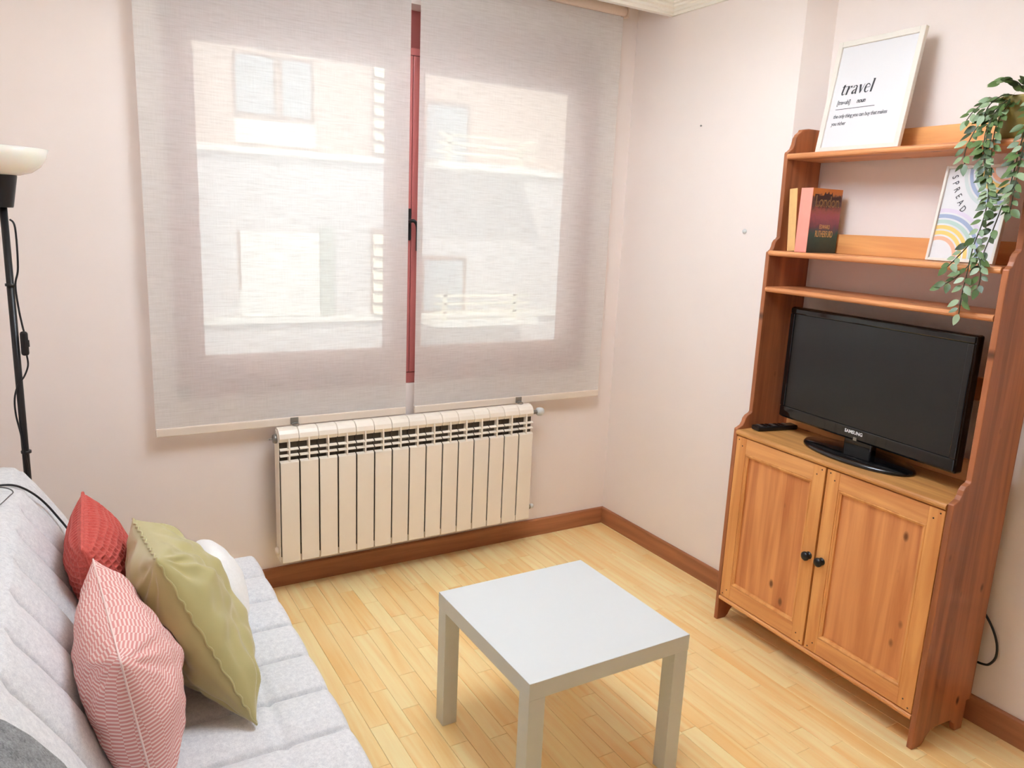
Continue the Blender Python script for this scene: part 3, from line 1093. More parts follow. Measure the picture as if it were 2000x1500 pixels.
place_text(me, 'ink_light', tr, (tx0 - 0.006, py - 0.0006, 0.124), (1, 0, 0), (0, 0, 1), 0.88)
me = text_mesh('you richer', 0.0185, 0.0002, 0.1, 0.9, 'LEFT', 0.0003)
place_text(me, 'ink_light', tr, (tx0 - 0.008, py - 0.0006, 0.098), (1, 0, 0), (0, 0, 1), 0.88)

rb, a, py = leaning_frame('rainbow_frame', 'white framed pastel rainbow print behind the trailing plant', 0.588, 0.806, 0.165, 0.205, 1.5428, 0.300, 0.009)
arc_cols = {'peach': lin(236, 176, 146), 'mustard': lin(240, 200, 116), 'orange': lin(238, 184, 120), 'mint': lin(184, 206, 196), 'blue': lin(160, 172, 200), 'lilac': lin(222, 210, 226), 'sage': lin(206, 216, 214)}
for k_, c_ in arc_cols.items():
    M['arc_' + k_] = plain('print_' + k_, c_, 0.6, var=0.02)


def arc(cx, cz, r0, r1, col, clip, lo=0, hi=360):
    x0, x1, z0, z1 = clip
    vs, fs = [], []
    n = 72
    seq = []
    for k in range(n + 1):
        t = R(lo + (hi - lo) * k / n)
        seq.append((math.cos(t), math.sin(t)))
    for k in range(n):
        quad = []
        ok = True
        for (c_, s_), rr in ((seq[k], r0), (seq[k], r1), (seq[k + 1], r1), (seq[k + 1], r0)):
            x, z = cx + rr * c_, cz + rr * s_
            if not (x0 <= x <= x1 and z0 <= z <= z1):
                ok = False
            quad.append((min(max(x, x0), x1), py - 0.0006, min(max(z, z0), z1)))
        if ok or len({(round(q[0], 4), round(q[2], 4)) for q in quad}) > 2:
            b0 = len(vs)
            vs += quad
            fs.append([b0, b0 + 1, b0 + 2, b0 + 3])
    if fs:
        mesh_obj('rainbow_band', vs, fs, 'arc_' + col, rb)


clip = (-a + 0.0095, a - 0.0095, 0.0095, 0.2905)
for i, col in enumerate(('peach', 'mustard', 'mustard', 'mint', 'blue', 'lilac')):
    r0 = 0.055 + i * 0.0175
    arc(-a + 0.028, 0.012, r0, r0 + 0.012, col, clip, 0, 180)
for i, col in enumerate(('peach', 'mustard', 'mustard', 'mint', 'blue', 'sage')):
    r0 = 0.034 + i * 0.0165
    arc(a - 0.030, 0.290, r0, r0 + 0.011, col, clip, 180, 360)
for i, ch in enumerate('SPREAD'):
    tpar = i / 5.0
    ang = R(-68 + 26 * tpar)
    px_ = -a + 0.024 + 0.052 * tpar ** 1.25
    pz_ = 0.262 - 0.104 * tpar
    me = text_mesh(ch, 0.029, 0.0002, 0, 1.0, 'CENTER')
    place_text(me, 'ink', rb, (px_, py - 0.0008, pz_), (math.cos(ang), 0, math.sin(ang)), (-math.sin(ang), 0, math.cos(ang)), 0.72)

# ================================================================ BOOKS
def book(name, label, w, d, thick, depth, h, lean, cover, spine, pages='paper'):
    t = cab_thing(name, label, 'book', w, d, 1.5405, 0, 'books on the middle shelf')
    t.rotation_euler = (Matrix.Rotation(CROT, 4, 'Z') @ Matrix.Rotation(R(lean), 4, 'Y')).to_euler()
    c = 0.0014
    box('front_cover', thick - c, thick, 0.001, depth, 0, h, cover, t)
    box('back_cover', 0, c, 0.001, depth, 0, h, spine, t)
    bm = bmesh.new()
    add_box(bm, 0, thick, -0.0012, 0.0012, 0, h, 0.0008)
    bm_obj('spine', bm, spine, t)
    box('page_block', c, thick - c, 0.002, depth - 0.003, 0.003, h - 0.003, pages, t)
    return t


M['spine_pink'] = plain('faded_pink_spine', lin(236, 152, 136), 0.5, var=0.05, bscale=40)
M['spine_yellow'] = plain('aged_yellow_spine', lin(222, 178, 116), 0.6, var=0.14, bscale=30)
M['cover_tan'] = plain('tan_cover', lin(176, 104, 62), 0.5, var=0.2, bscale=30)
M['page_old'] = plain('aged_pages', lin(216, 196, 156), 0.8, var=0.08, bscale=120)
M['title_pale'] = plain('pale_title_ink', lin(226, 178, 110), 0.5)
book('paperback_book', 'yellowed thick-spined paperback leaning at the shelf end', 0.056, 0.118, 0.037, 0.13, 0.232, -5.0, 'cover_tan', 'spine_yellow', 'page_old')
bk = book('novel_book', 'pink spined London novel with sunset skyline cover', 0.108, 0.100, 0.054, 0.158, 0.233, 0.0, 'cover', 'spine_pink', 'page_old')
xf = 0.054
me = text_mesh('London', 0.056, 0.0002, 0, 0.92, 'CENTER')
place_text(me, 'title_pale', bk, (xf + 0.0006, 0.082, 0.168), (0, 1, 0), (0, 0, 1), 0.80)
me = text_mesh('London', 0.056, 0.0003, 0, 0.92, 'CENTER', -0.0011)
M['title_dark'] = plain('dark_title_fill', lin(66, 34, 26), 0.5)
place_text(me, 'title_dark', bk, (xf + 0.0009, 0.082, 0.168), (0, 1, 0), (0, 0, 1), 0.80)
me = text_mesh('EDWARD', 0.022, 0.0002, 0, 1.0, 'CENTER')
place_text(me, 'title_pale', bk, (xf + 0.0006, 0.082, 0.088), (0, 1, 0), (0, 0, 1), 0.60)
me = text_mesh('RUTHERFURD', 0.034, 0.0002, 0, 0.95, 'CENTER')
place_text(me, 'title_pale', bk, (xf + 0.0006, 0.082, 0.058), (0, 1, 0), (0, 0, 1), 0.46)
# skyline silhouette on the cover
sky = [(0.012, 0.188)]
for k, (d_, z_) in enumerate(((0.012, 0.212), (0.030, 0.212), (0.034, 0.206), (0.058, 0.208), (0.062, 0.216), (0.066, 0.222), (0.070, 0.214), (0.078, 0.216), (0.084, 0.224), (0.088, 0.214), (0.098, 0.214), (0.102, 0.222), (0.106, 0.204), (0.140, 0.206), (0.148, 0.212), (0.152, 0.204), (0.152, 0.188))):
    sky.append((d_, z_))
prism('skyline_print', sky, 'X', xf - 0.0002, xf + 0.0003, 'title_dark', bk)

# ================================================================ TRAILING PLANT
pl = cab_thing('trailing_plant', 'trailing artificial plant in an olive pot hanging over the shelves', 'plant', 0.815, 0.172, 1.9005)
lathe('pot', [(0, 0), (0.046, 0), (0.052, 0.004), (0.060, 0.06), (0.066, 0.112), (0.066, 0.118), (0.060, 0.118), (0.058, 0.108), (0, 0.104)], 'pot', pl, (0, 0, 0), 'Z', 32)
lathe('moss', [(0, 0.112), (0.03, 0.110), (0.056, 0.104)], 'soil', pl, (0, 0, 0), 'Z', 20)
# leaf mesh (pointed oval with a folded midrib)
lv, lf = [], []
nl = 7
for i in range(nl):
    t = i / (nl - 1)
    wd = 0.27 * math.sin(math.pi * t ** 0.8) ** 0.9 if 0 < t < 1 else 0.0
    zc = -0.10 * t * t
    lv += [(t, -wd, zc + 0.10 * wd), (t, 0, zc), (t, wd, zc + 0.10 * wd)]
for i in range(nl - 1):
    for k in range(2):
        lf.append([i * 3 + k, i * 3 + k + 1, (i + 1) * 3 + k + 1, (i + 1) * 3 + k])
leaf_me = None


def add_leaf(pos, direc, size, nrm):
    global leaf_me
    if leaf_me is None:
        o = mesh_obj('leaf', lv, lf, 'leaf', pl, smooth=True)
        leaf_me = o.data
    else:
        o = bpy.data.objects.new('leaf', leaf_me)
        COL.objects.link(o)
        o.parent = pl
    x = Vector(direc).normalized()
    n = Vector(nrm)
    z = (n - x * n.dot(x)).normalized()
    y = z.cross(x)
    o.matrix_local = Matrix.Translation(pos) @ Matrix(((x.x, y.x, z.x), (x.y, y.y, z.y), (x.z, y.z, z.z))).to_4x4() @ Matrix.Scale(size, 4)


def strand(pts, rad=0.0016, spacing=0.017, size=0.030, start=0.0):
    # points are cabinet coordinates (w, d, z) -> local to the plant
    P = smooth_path([(w - 0.815, d - 0.172, z - 1.9005) for w, d, z in pts], 8)
    tube('stem', P, rad, 'stem', pl, 6)
    acc = 0.0
    k = 0
    for i in range(1, len(P)):
        acc += (P[i] - P[i - 1]).length
        if acc > spacing:
            acc = 0
            tdir = (P[i] - P[i - 1]).normalized()
            for s in (-1, 1):
                if random.random() < 0.12:
                    continue
                ang = random.uniform(-0.7, 0.7)
                sd = Vector((s * math.cos(ang), -abs(math.sin(ang)) * 0.8 - 0.15, random.uniform(-0.2, 0.2)))
                dr_ = (tdir * random.uniform(0.5, 1.1) + sd).normalized()
                nr = Vector((random.uniform(-0.5, 0.5), -1, random.uniform(0.1, 0.8)))
                add_leaf(P[i] + sd * 0.004, dr_, size * random.uniform(0.75, 1.15), nr)
            k += 1
    add_leaf(P[-1], (P[-1] - P[-2]).normalized() + Vector((random.uniform(-0.3, 0.3), -0.2, 0)), size * 1.1, (0.2, -1, 0.3))


strand([(0.815, 0.155, 2.015), (0.80, 0.10, 2.000), (0.785, 0.070, 1.94), (0.792, 0.060, 1.857), (0.812, 0.058, 1.79), (0.826, 0.055, 1.73), (0.824, 0.050, 1.66), (0.812, 0.046, 1.59), (0.810, 0.040, 1.51), (0.806, 0.040, 1.45), (0.806, 0.040, 1.395)], spacing=0.021, size=0.034)
strand([(0.80, 0.15, 2.015), (0.785, 0.10, 1.985), (0.775, 0.075, 1.92), (0.788, 0.065, 1.85), (0.808, 0.060, 1.79), (0.826, 0.058, 1.74), (0.834, 0.055, 1.70)], spacing=0.018, size=0.033)
strand([(0.825, 0.14, 2.015), (0.81, 0.10, 1.99), (0.80, 0.078, 1.93), (0.805, 0.068, 1.86), (0.80, 0.062, 1.79)], spacing=0.016, size=0.032)
strand([(0.85, 0.14, 2.010), (0.880, 0.085, 1.960), (0.880, 0.072, 1.87), (0.874, 0.068, 1.77), (0.862, 0.064, 1.70), (0.845, 0.060, 1.61), (0.830, 0.056, 1.54)], spacing=0.019, size=0.033)
strand([(0.86, 0.13, 2.010), (0.893, 0.075, 1.95), (0.893, 0.064, 1.86), (0.892, 0.060, 1.78), (0.893, 0.056, 1.70)], spacing=0.020, size=0.034)
strand([(0.80, 0.13, 2.012), (0.76, 0.10, 2.010), (0.730, 0.08, 1.985), (0.715, 0.07, 1.955)], spacing=0.018, size=0.032)
strand([(0.79, 0.12, 2.005), (0.755, 0.08, 1.95), (0.735, 0.07, 1.90), (0.728, 0.066, 1.86), (0.735, 0.064, 1.83)], spacing=0.020, size=0.034)
strand([(0.812, 0.048, 1.62), (0.790, 0.045, 1.585), (0.768, 0.042, 1.555), (0.748, 0.040, 1.53)], spacing=0.022, size=0.034)
strand([(0.810, 0.044, 1.54), (0.785, 0.040, 1.505), (0.760, 0.038, 1.485), (0.742, 0.036, 1.475)], spacing=0.024, size=0.034)
strand([(0.812, 0.048, 1.60), (0.840, 0.045, 1.55), (0.850, 0.042, 1.51), (0.850, 0.040, 1.475)], spacing=0.022, size=0.033)
strand([(0.83, 0.15, 2.015), (0.82, 0.12, 2.050), (0.80, 0.10, 2.060), (0.785, 0.09, 2.055)], spacing=0.016, size=0.032)
strand([(0.84, 0.15, 2.015), (0.845, 0.13, 2.050), (0.855, 0.11, 2.055)], spacing=0.014, size=0.032)
strand([(0.82, 0.13, 2.018), (0.80, 0.09, 2.018), (0.775, 0.075, 1.995), (0.765, 0.07, 1.965)], spacing=0.015, size=0.032)

# ================================================================ COFFEE TABLE
TX, TY, TS = -1.5306, -1.6826, 0.55
tb = thing('coffee_table', 'square white lacquered coffee table on the oak floor', 'table', (TX + TS / 2, TY + TS / 2, 0))
h = TS / 2
box('tabletop', -h, h, -h, h, 0.40, 0.45, 'white_lacquer', tb, 0.0012)
for sx in (-1, 1):
    for sy in (-1, 1):
        x0 = -h + 0.001 if sx < 0 else h - 0.051
        y0 = -h + 0.001 if sy < 0 else h - 0.051
        box('leg', x0, x0 + 0.05, y0, y0 + 0.05, 0.0, 0.3995, 'white_lacquer', tb, 0.0012)

# ================================================================ SOFA
sofa = thing('sofa_bed', 'light grey channel-tufted sofa bed under the floor lamp', 'sofa', (-2.25, -1.45, 0.0))
SO = Vector((-2.25, -1.45, 0.0))
SY1, SY0 = -0.500, -2.36


def resample(poly, n):
    poly = [Vector(p) for p in poly]
    L = [0]
    m = len(poly)
    for i in range(m):
        L.append(L[-1] + (poly[(i + 1) % m] - poly[i]).length)
    out = []
    j = 0
    for k in range(n):
        s = L[-1] * k / n
        while L[j + 1] < s:
            j += 1
        t = (s - L[j]) / max(1e-9, L[j + 1] - L[j])
        out.append(poly[j].lerp(poly[(j + 1) % m], t))
    return out


def loft(name, poly, y0, y1, mat, parent, groove, endr=0.03, n=120, step=0.0040, org=SO, shell=False):
    """poly: closed cross-section (x,z); groove(x,z,y) -> inward offset."""
    P = resample(poly, n)
    nr = []
    area = sum(P[i].x * P[(i + 1) % n].y - P[(i + 1) % n].x * P[i].y for i in range(n))
    sg = 1 if area > 0 else -1
    for i in range(n):
        t = (P[(i + 1) % n] - P[i - 1]).normalized()
        nr.append(Vector((t.y, -t.x)) * sg)
    ys = []
    for k in range(7):
        ys.append(y0 + endr * (1 - math.cos(k / 6 * math.pi / 2)))
    yy = y0 + endr + step
    while yy < y1 - endr - step * 0.5:
        ys.append(yy)
        yy += step
    for k in range(6, -1, -1):
        ys.append(y1 - endr * (1 - math.cos(k / 6 * math.pi / 2)))
    vs, fs = [], []
    for y in ys:
        t = min(y - y0, y1 - y)
        e = 0.0
        if t < endr:
            e = endr - math.sqrt(max(0, endr * endr - (endr - t) ** 2))
        for i in range(n):
            g = groove(P[i].x, P[i].y, y) if groove else 0.0
            q = P[i] - nr[i] * (e + g)
            vs.append((q.x - org.x, y - org.y, q.y - org.z))
    m = len(ys)
    for k in range(m - 1):
        for i in range(n):
            fs.append([k * n + i, k * n + (i + 1) % n, (k + 1) * n + (i + 1) % n, (k + 1) * n + i])
    for b0 in (0, (m - 1) * n):
        if shell:
            fs += [[b0 + i, b0 + i + 1, b0 + n - 2 - i, b0 + n - 1 - i] for i in range(n // 2 - 1)]
        else:
            fs.append(list(range(b0, b0 + n)))
    return mesh_obj(name, vs, fs, mat, parent, smooth=True)


def chan(y, first, pitch):
    f = (first - y) / pitch
    d = abs(f - round(f)) * pitch
    cell = abs(f - math.floor(f) - 0.5) * 2
    return 0.017 * math.exp(-(d / 0.0048) ** 2) + 0.017 * cell ** 2.5


def seat_groove(x, z, y):
    g = 0.0
    if z > 0.375:
        wgt = min(1.0, (z - 0.375) / 0.025)
        fw_ = max(0.0, min(1.0, (-1.970 - x) / 0.02))
        g += chan(y, -0.690, 0.1762) * wgt * (0.35 + 0.65 * fw_)
        g += 0.008 * math.exp(-((x + 2.122) / 0.010) ** 2) * wgt
    return g


seat = []
sx0, sx1, sz0, sz1 = -2.560, -1.962, 0.265, 0.418
r = 0.035
for cx, cz, a0 in ((sx1 - r, sz1 - r, 90), (sx1 - r, sz0 + r, 0), (sx0 + r, sz0 + r, -90), (sx0 + r, sz1 - r, 180)):
    for k in range(7):
        a = R(a0 - 90 * k / 6)
        seat.append((cx + r * math.cos(a), cz + r * math.sin(a)))
loft('seat', seat, SY0, SY1, 'sofa', sofa, seat_groove, 0.03, 130)
back_front = [(-2.455, 0.440), (-2.470, 0.50), (-2.500, 0.575), (-2.533, 0.645), (-2.572, 0.712), (-2.605, 0.765), (-2.632, 0.800), (-2.655, 0.815), (-2.685, 0.820), (-2.715, 0.812), (-2.745, 0.790), (-2.765, 0.755)]
back_poly = back_front + [(-2.770, 0.70), (-2.715, 0.55), (-2.660, 0.435), (-2.63, 0.40), (-2.50, 0.405), (-2.47, 0.42)]


def back_groove(x, z, y):
    g = 0.0
    front = x > -2.640 and z > 0.43 and (x > -2.70 + (0.82 - z) * 0.3)
    if front:
        wgt = min(1.0, (-2.455 - x + 0.02) / 0.03) * max(0.0, min(1.0, (0.803 - z) / 0.03))
        g += max(0.0, wgt) * chan(y, -0.985, 0.1745)
    g += 0.004 * math.exp(-((x + 2.640) / 0.006) ** 2 - ((z - 0.805) / 0.03) ** 2)
    return g


loft('backrest', back_poly, SY0, SY1 + 0.025, 'sofa', sofa, back_groove, 0.035, 150)
box('base_frame', -2.56 - SO.x, -2.02 - SO.x, SY0 + 0.08 - SO.y, SY1 - 0.08 - SO.y, 0.20, 0.270, 'black_metal', sofa)
for xx in (-2.50, -2.06):
    for yy in (SY0 + 0.16, SY1 - 0.16):
        lathe('leg', [(0, 0), (0.014, 0), (0.022, 0.2), (0, 0.2)], 'sofa_leg', sofa, (xx - SO.x, yy - SO.y, 0), 'Z', 14)

# grey throw folded over the near end of the backrest
off = 0.004
tpoly_o = [(-2.500, 0.60), (-2.515, 0.655), (-2.548, 0.735), (-2.585, 0.795), (-2.618, 0.835), (-2.655, 0.855), (-2.690, 0.858), (-2.730, 0.845), (-2.770, 0.815), (-2.795, 0.765), (-2.800, 0.70)]
tpoly_i = [(-2.776, 0.70), (-2.772, 0.757), (-2.750, 0.794), (-2.718, 0.817), (-2.685, 0.825), (-2.654, 0.820), (-2.628, 0.804), (-2.600, 0.769), (-2.567, 0.716), (-2.527, 0.648), (-2.513, 0.60)]
def outward(p, k):
    v = Vector((p[0] + 2.66, p[1] - 0.62))
    v = v + v.normalized() * k
    return (v.x - 2.66, v.y + 0.62)


tpoly_o = [outward(p, 0.006) for p in tpoly_o]
tpoly_i = [outward(p, 0.008) for p in tpoly_i]
th = loft('throw_blanket', tpoly_o + tpoly_i, -2.32, -1.880, 'throw', None, None, 0.011, 90, 0.02, Vector((-2.65, -2.1, 0.7)), True)
th.location = (-2.65, -2.1, 0.7)
tag(th, 'charcoal heathered wool throw folded over the sofa backrest', 'blanket')


# ================================================================ CUSHIONS
settled = []


def pillow(name, label, tf, tn, bn, bf, T, mat, n=44, pinch=0.07, wr=0.006, seed=0, disp=None, seam=None, frontsign=1, power=0.5, rnd=0.0, warp=0.5, uvs_scale=2.0):
    tf, tn, bn, bf = [Vector(v) for v in (tf, tn, bn, bf)]
    org = (bn + bf) / 2
    nrm = ((tn - tf).cross(bf - tf)).normalized()
    if nrm.x < 0:
        nrm = -nrm
    def P(u, v, s):
        cr_ = 1 - rnd * u * u * v * v
        uu = u * (1 - pinch * (1 - v * v)) * cr_
        vv = v * (1 - pinch * (1 - u * u)) * cr_
        a, b = (uu + 1) / 2, (vv + 1) / 2         # a: far->near, b: bottom->top
        base = (bf * (1 - a) + bn * a) * (1 - b) + (tf * (1 - a) + tn * a) * b
        k = max(0.0, (1 - u * u) * (1 - v * v))
        t = T * k ** power
        # wrinkles: folds radiating from the corners plus soft noise
        q = Vector((u * 1.6 + seed, v * 1.6, s * 3.1 + seed))
        w = wr * (noise.noise(q * 1.3) * 1.1 + noise.noise(q * 3.1) * 0.5)
        edge = k ** 0.25
        fold = 0.0
        for cu, cv in ((1, 1), (-1, 1), (1, -1), (-1, -1)):
            dx, dy = cu - u, cv - v
            rr = math.hypot(dx, dy)
            ang = math.atan2(dy * cv, dx * cu)
            fold += math.sin(ang * 15 + seed + cu + 2 * cv) * math.exp(-(rr / 0.62) ** 2) * min(1, rr / 0.2)
        t = t + (w * 1.6 + wr * 0.75 * fold) * edge * min(1.0, k * 8)
        d = disp(u, v, s) * min(1.0, k * 12) if disp else 0.0
        return base + nrm * s * (t - d)
    vs, fs, uvs = [], [], []
    idx = {}
    for s in (1, -1):
        for j in range(n + 1):
            for i in range(n + 1):
                border = i in (0, n) or j in (0, n)
                if border and s == -1:
                    idx[(s, i, j)] = idx[(1, i, j)]
                    continue
                u, v = -1 + 2 * i / n, -1 + 2 * j / n
                u2, v2 = math.sin(u * math.pi / 2), math.sin(v * math.pi / 2)
                u2, v2 = (1 - warp) * u + warp * u2, (1 - warp) * v + warp * v2
                idx[(s, i, j)] = len(vs)
                vs.append(P(u2, v2, s) - org)
                uvs.append(((u2 + 1) / 2, (v2 + 1) / 2))
    for s in (1, -1):
        for j in range(n):
            for i in range(n):
                q = [idx[(s, i, j)], idx[(s, i + 1, j)], idx[(s, i + 1, j + 1)], idx[(s, i, j + 1)]]
                fs.append(q if s == 1 else q[::-1])
    # the cloth gives way where it rests on the sofa back, the seat or another cushion
    for k, v in enumerate(vs):
        w = v + org
        w.z = max(w.z, 0.4215)
        for (xa, za), (xb, zb_) in zip(back_front[:9], back_front[1:10]):
            if za <= w.z <= zb_:
                xf_ = xa + (xb - xa) * (w.z - za) / (zb_ - za)
                w.x = max(w.x, xf_ + 0.004)
        if w.z < back_front[0][1]:
            w.x = max(w.x, back_front[0][0] + 0.004)
        for tree in settled:
            hit_, hn, _, dist = tree.find_nearest(w)
            if hit_ is not None and (w - hit_).dot(hn) < 0.002 and dist < 0.08:
                w = hit_ + hn * 0.002
        vs[k] = w - org
    wv = [v + org for v in vs]
    vol = sum((wv[q[0]] - org).dot((wv[q[1]] - org).cross(wv[q[2]] - org)) + (wv[q[0]] - org).dot((wv[q[2]] - org).cross(wv[q[3]] - org)) for q in fs)
    if not disp:
        settled.append(BVHTree.FromPolygons(wv, fs if vol > 0 else [q[::-1] for q in fs]))
    # texture coordinates by distance over the cloth, in units of half a metre
    for s in (1, -1):
        for j in range(n + 1):
            for i in range(n + 1):
                k = idx[(s, i, j)]
                if s == -1 and (i in (0, n) or j in (0, n)):
                    continue
                uvs[k] = (0.0, 0.0)
        for j in range(n + 1):
            run = [0.0]
            for i in range(n):
                run.append(run[-1] + (vs[idx[(s, i + 1, j)]] - vs[idx[(s, i, j)]]).length)
            for i in range(n + 1):
                k = idx[(s, i, j)]
                if s == 1 or not (i in (0, n) or j in (0, n)):
                    uvs[k] = ((run[i] - run[-1] / 2) * uvs_scale + 5.0, uvs[k][1])
        for i in range(n + 1):
            run = [0.0]
            for j in range(n):
                run.append(run[-1] + (vs[idx[(s, i, j + 1)]] - vs[idx[(s, i, j)]]).length)
            for j in range(n + 1):
                k = idx[(s, i, j)]
                if s == 1 or not (i in (0, n) or j in (0, n)):
                    uvs[k] = (uvs[k][0], (run[j] - run[-1] / 2) * uvs_scale + 5.0)
    t_ = thing(name, label, 'cushion', org)
    mesh_obj('cover', vs, fs, mat, t_, smooth=True, uvs=uvs)
    if seam:
        rad, wav = seam
        pts = []
        m = 60
        loop = []
        for k in range(4 * m):
            e, f = divmod(k, m)
            f = -1 + 2 * f / m
            u, v = ((f, -1), (1, f), (-f, 1), (-1, -f))[e]
            p = P(u, v, 1) - org
            outw = (P(u, v, 1) - P(u * 0.93, v * 0.93, 1)).normalized()
            p = p + nrm * wav * math.sin(k * 1.1 + 1.3 * math.sin(k * 0.37)) + outw * rad * 0.2
            loop.append(p)
        loop.append(loop[0])
        tube('seam', loop, rad, mat, t_, 6)
    return t_


def waffle(u, v, s):
    f = 22 / 2.0
    a, b = (u * f) % 1.0, (v * f) % 1.0
    da, db = abs(a - 0.5), abs(b - 0.5)
    return 0.0115 * max(0.0, min(1.0, (0.36 - max(da, db)) / 0.10))


pillow('waffle_cushion', 'terracotta red waffle-knit cushion against the sofa back', (-2.484, -0.690, 0.782), (-2.497, -1.125, 0.778), (-2.395, -1.13, 0.422), (-2.385, -0.69, 0.422), 0.088, 'red_waffle', n=176, wr=0.004, seed=2.1, disp=waffle, seam=(0.0045, 0.0008), pinch=0.03, warp=0.0, rnd=0.04)
pillow('striped_cushion', 'pink and white broken-stripe cushion at the near end of the sofa', (-2.474, -1.200, 0.778), (-2.446, -1.655, 0.755), (-2.395, -1.70, 0.424), (-2.395, -1.19, 0.424), 0.105, 'pink_stripe', n=72, wr=0.011, seed=5.7, pinch=0.05, seam=(0.002, 0.0))
pillow('satin_cushion', 'olive green satin cushion with a ruffled seam', (-2.372, -0.965, 0.775), (-2.350, -1.345, 0.815), (-2.172, -1.505, 0.432), (-2.185, -1.05, 0.428), 0.108, 'satin', n=84, wr=0.016, seed=9.3, pinch=0.05, seam=(0.0028, 0.0028))
pillow('white_cushion', 'plain white cotton cushion mostly hidden behind the green one', (-2.190, -0.76, 0.612), (-2.205, -1.06, 0.640), (-2.112, -1.10, 0.430), (-2.108, -0.76, 0.430), 0.066, 'white_cotton', n=40, wr=0.003, seed=3.3, rnd=0.12, power=0.4, pinch=0.0)

# ================================================================ FLOOR LAMP
LX, LY = -2.630, -0.30
lamp = thing('floor_lamp', 'black floor lamp with an opal bowl shade behind the sofa', 'lamp', (LX, LY, 0.0))
lathe('base', [(0, 0), (0.135, 0), (0.138, 0.012), (0.05, 0.030), (0.018, 0.036), (0, 0.036)], 'black_metal', lamp, (0, 0, 0), 'Z', 40)
tube('pole', [(-0.004, 0, 0.03), (0, 0, 1.62)], 0.0105, 'black_metal', lamp, 16)
lathe('socket_cup', [(0, 1.580), (0.026, 1.580), (0.028, 1.584), (0.043, 1.672), (0.043, 1.678), (0, 1.678)], 'black_metal', lamp, (0, 0, 0), 'Z', 28)
lathe('shade', [(0.02, 1.676), (0.050, 1.677), (0.082, 1.686), (0.108, 1.705), (0.124, 1.730), (0.131, 1.757), (0.128, 1.758), (0.121, 1.732), (0.105, 1.709), (0.080, 1.691), (0.02, 1.682)], 'glass_shade', lamp, (0, 0, 0), 'Z', 48)
cord = smooth_path([(0.014, -0.008, 1.545), (0.026, -0.010, 1.520), (0.024, -0.008, 1.40), (0.013, -0.008, 1.345), (0.016, -0.010, 1.27), (0.022, -0.012, 1.215), (0.026, -0.012, 1.19)], 6)
tube('cord', cord, 0.0030, 'black_plastic', lamp, 6)
bm = bmesh.new()
add_box(bm, 0.012, 0.034, -0.022, -0.004, 1.122, 1.200, 0.008, 3)
sw = bm_obj('switch', bm, 'black_plastic', lamp)
box('switch_rocker', 0.0335, 0.0365, -0.017, -0.009, 1.150, 1.172, 'black_metal', sw, 0.001)
cord = smooth_path([(0.026, -0.012, 1.125), (0.027, -0.012, 1.09), (0.014, -0.013, 1.055), (-0.004, -0.016, 1.03), (-0.017, -0.008, 0.985), (-0.018, -0.006, 0.93), (-0.010, -0.012, 0.87), (-0.003, -0.015, 0.80), (0.004, -0.015, 0.66), (0.004, -0.013, 0.10), (0.010, -0.013, 0.04)], 6)
tube('cord', cord, 0.0030, 'black_plastic', lamp, 6)
for z in (1.345, 0.803):
    lathe('cord_clip', [(0.0105, z - 0.004), (0.0150, z - 0.004), (0.0150, z + 0.004), (0.0105, z + 0.004)], 'black_plastic', lamp, (0, 0, 0), 'Z', 16)

# loose cable over the sofa back
cb = tube('power_cable', [Vector(p) - Vector((-2.65, -0.66, 0.8)) for p in smooth_path([(-2.790, -0.64, 0.775), (-2.745, -0.685, 0.800), (-2.700, -0.700, 0.824), (-2.660, -0.69, 0.822), (-2.630, -0.672, 0.803), (-2.600, -0.640, 0.764), (-2.574, -0.622, 0.722), (-2.549, -0.625, 0.680), (-2.530, -0.632, 0.648), (-2.505, -0.650, 0.600)], 8)], 0.0032, 'black_plastic', None, 8)
cb.location = (-2.65, -0.66, 0.8)
tag(cb, 'thin black cable trailing over the grey sofa backrest', 'cable')
M['wire_grey'] = plain('thin_grey_wire', lin(96, 94, 92), 0.5)
cb2 = tube('thin_wire', [Vector(p) - Vector((-2.66, -0.8, 0.82)) for p in smooth_path([(-2.735, -0.70, 0.806), (-2.695, -0.712, 0.823), (-2.662, -0.728, 0.822), (-2.648, -0.745, 0.815), (-2.656, -0.79, 0.818), (-2.672, -0.86, 0.822), (-2.690, -0.92, 0.823), (-2.74, -0.96, 0.800)], 8)], 0.0016, 'wire_grey', None, 6)
cb2.location = (-2.66, -0.8, 0.823)
tag(cb2, 'thin grey wire looping below the black cable on sofa back', 'wire')

# cable behind cabinet, wall hook and nail
cb3 = tube('cabinet_cable', [Vector(p) - Vector((0.09, -2.0, 0.2)) for p in smooth_path([(0.075, -1.93, 0.44), (0.082, -1.985, 0.372), (0.084, -2.012, 0.318), (0.084, -2.018, 0.270), (0.084, -2.004, 0.236), (0.082, -1.985, 0.225), (0.078, -1.94, 0.222)], 8)], 0.004, 'black_plastic', None, 8)
cb3.location = (0.09, -2.0, 0.2)
tag(cb3, 'black cable loop behind the foot of the pine cabinet', 'cable')
hk = lathe('wall_hook_cap', [(0, -0.010), (0.007, -0.009), (0.010, -0.004), (0.010, 0.0), (0, 0.0)], 'white_lacquer', None, (0, 0, 0), 'X', 16)
hk.location = (-0.0002, -0.818, 1.607)
tag(hk, 'small round white adhesive hook on the cream pier', 'hook')
nl_ = lathe('wall_nail', [(0, -0.008), (0.004, -0.007), (0.004, -0.005), (0.0018, -0.004), (0.0018, 0.0), (0, 0.0)], 'grey_metal', None, (0, 0, 0), 'X', 10)
nl_.location = (-0.0002, -0.504, 2.055)
tag(nl_, 'tiny nail head in the cream pier above the hook', 'nail')

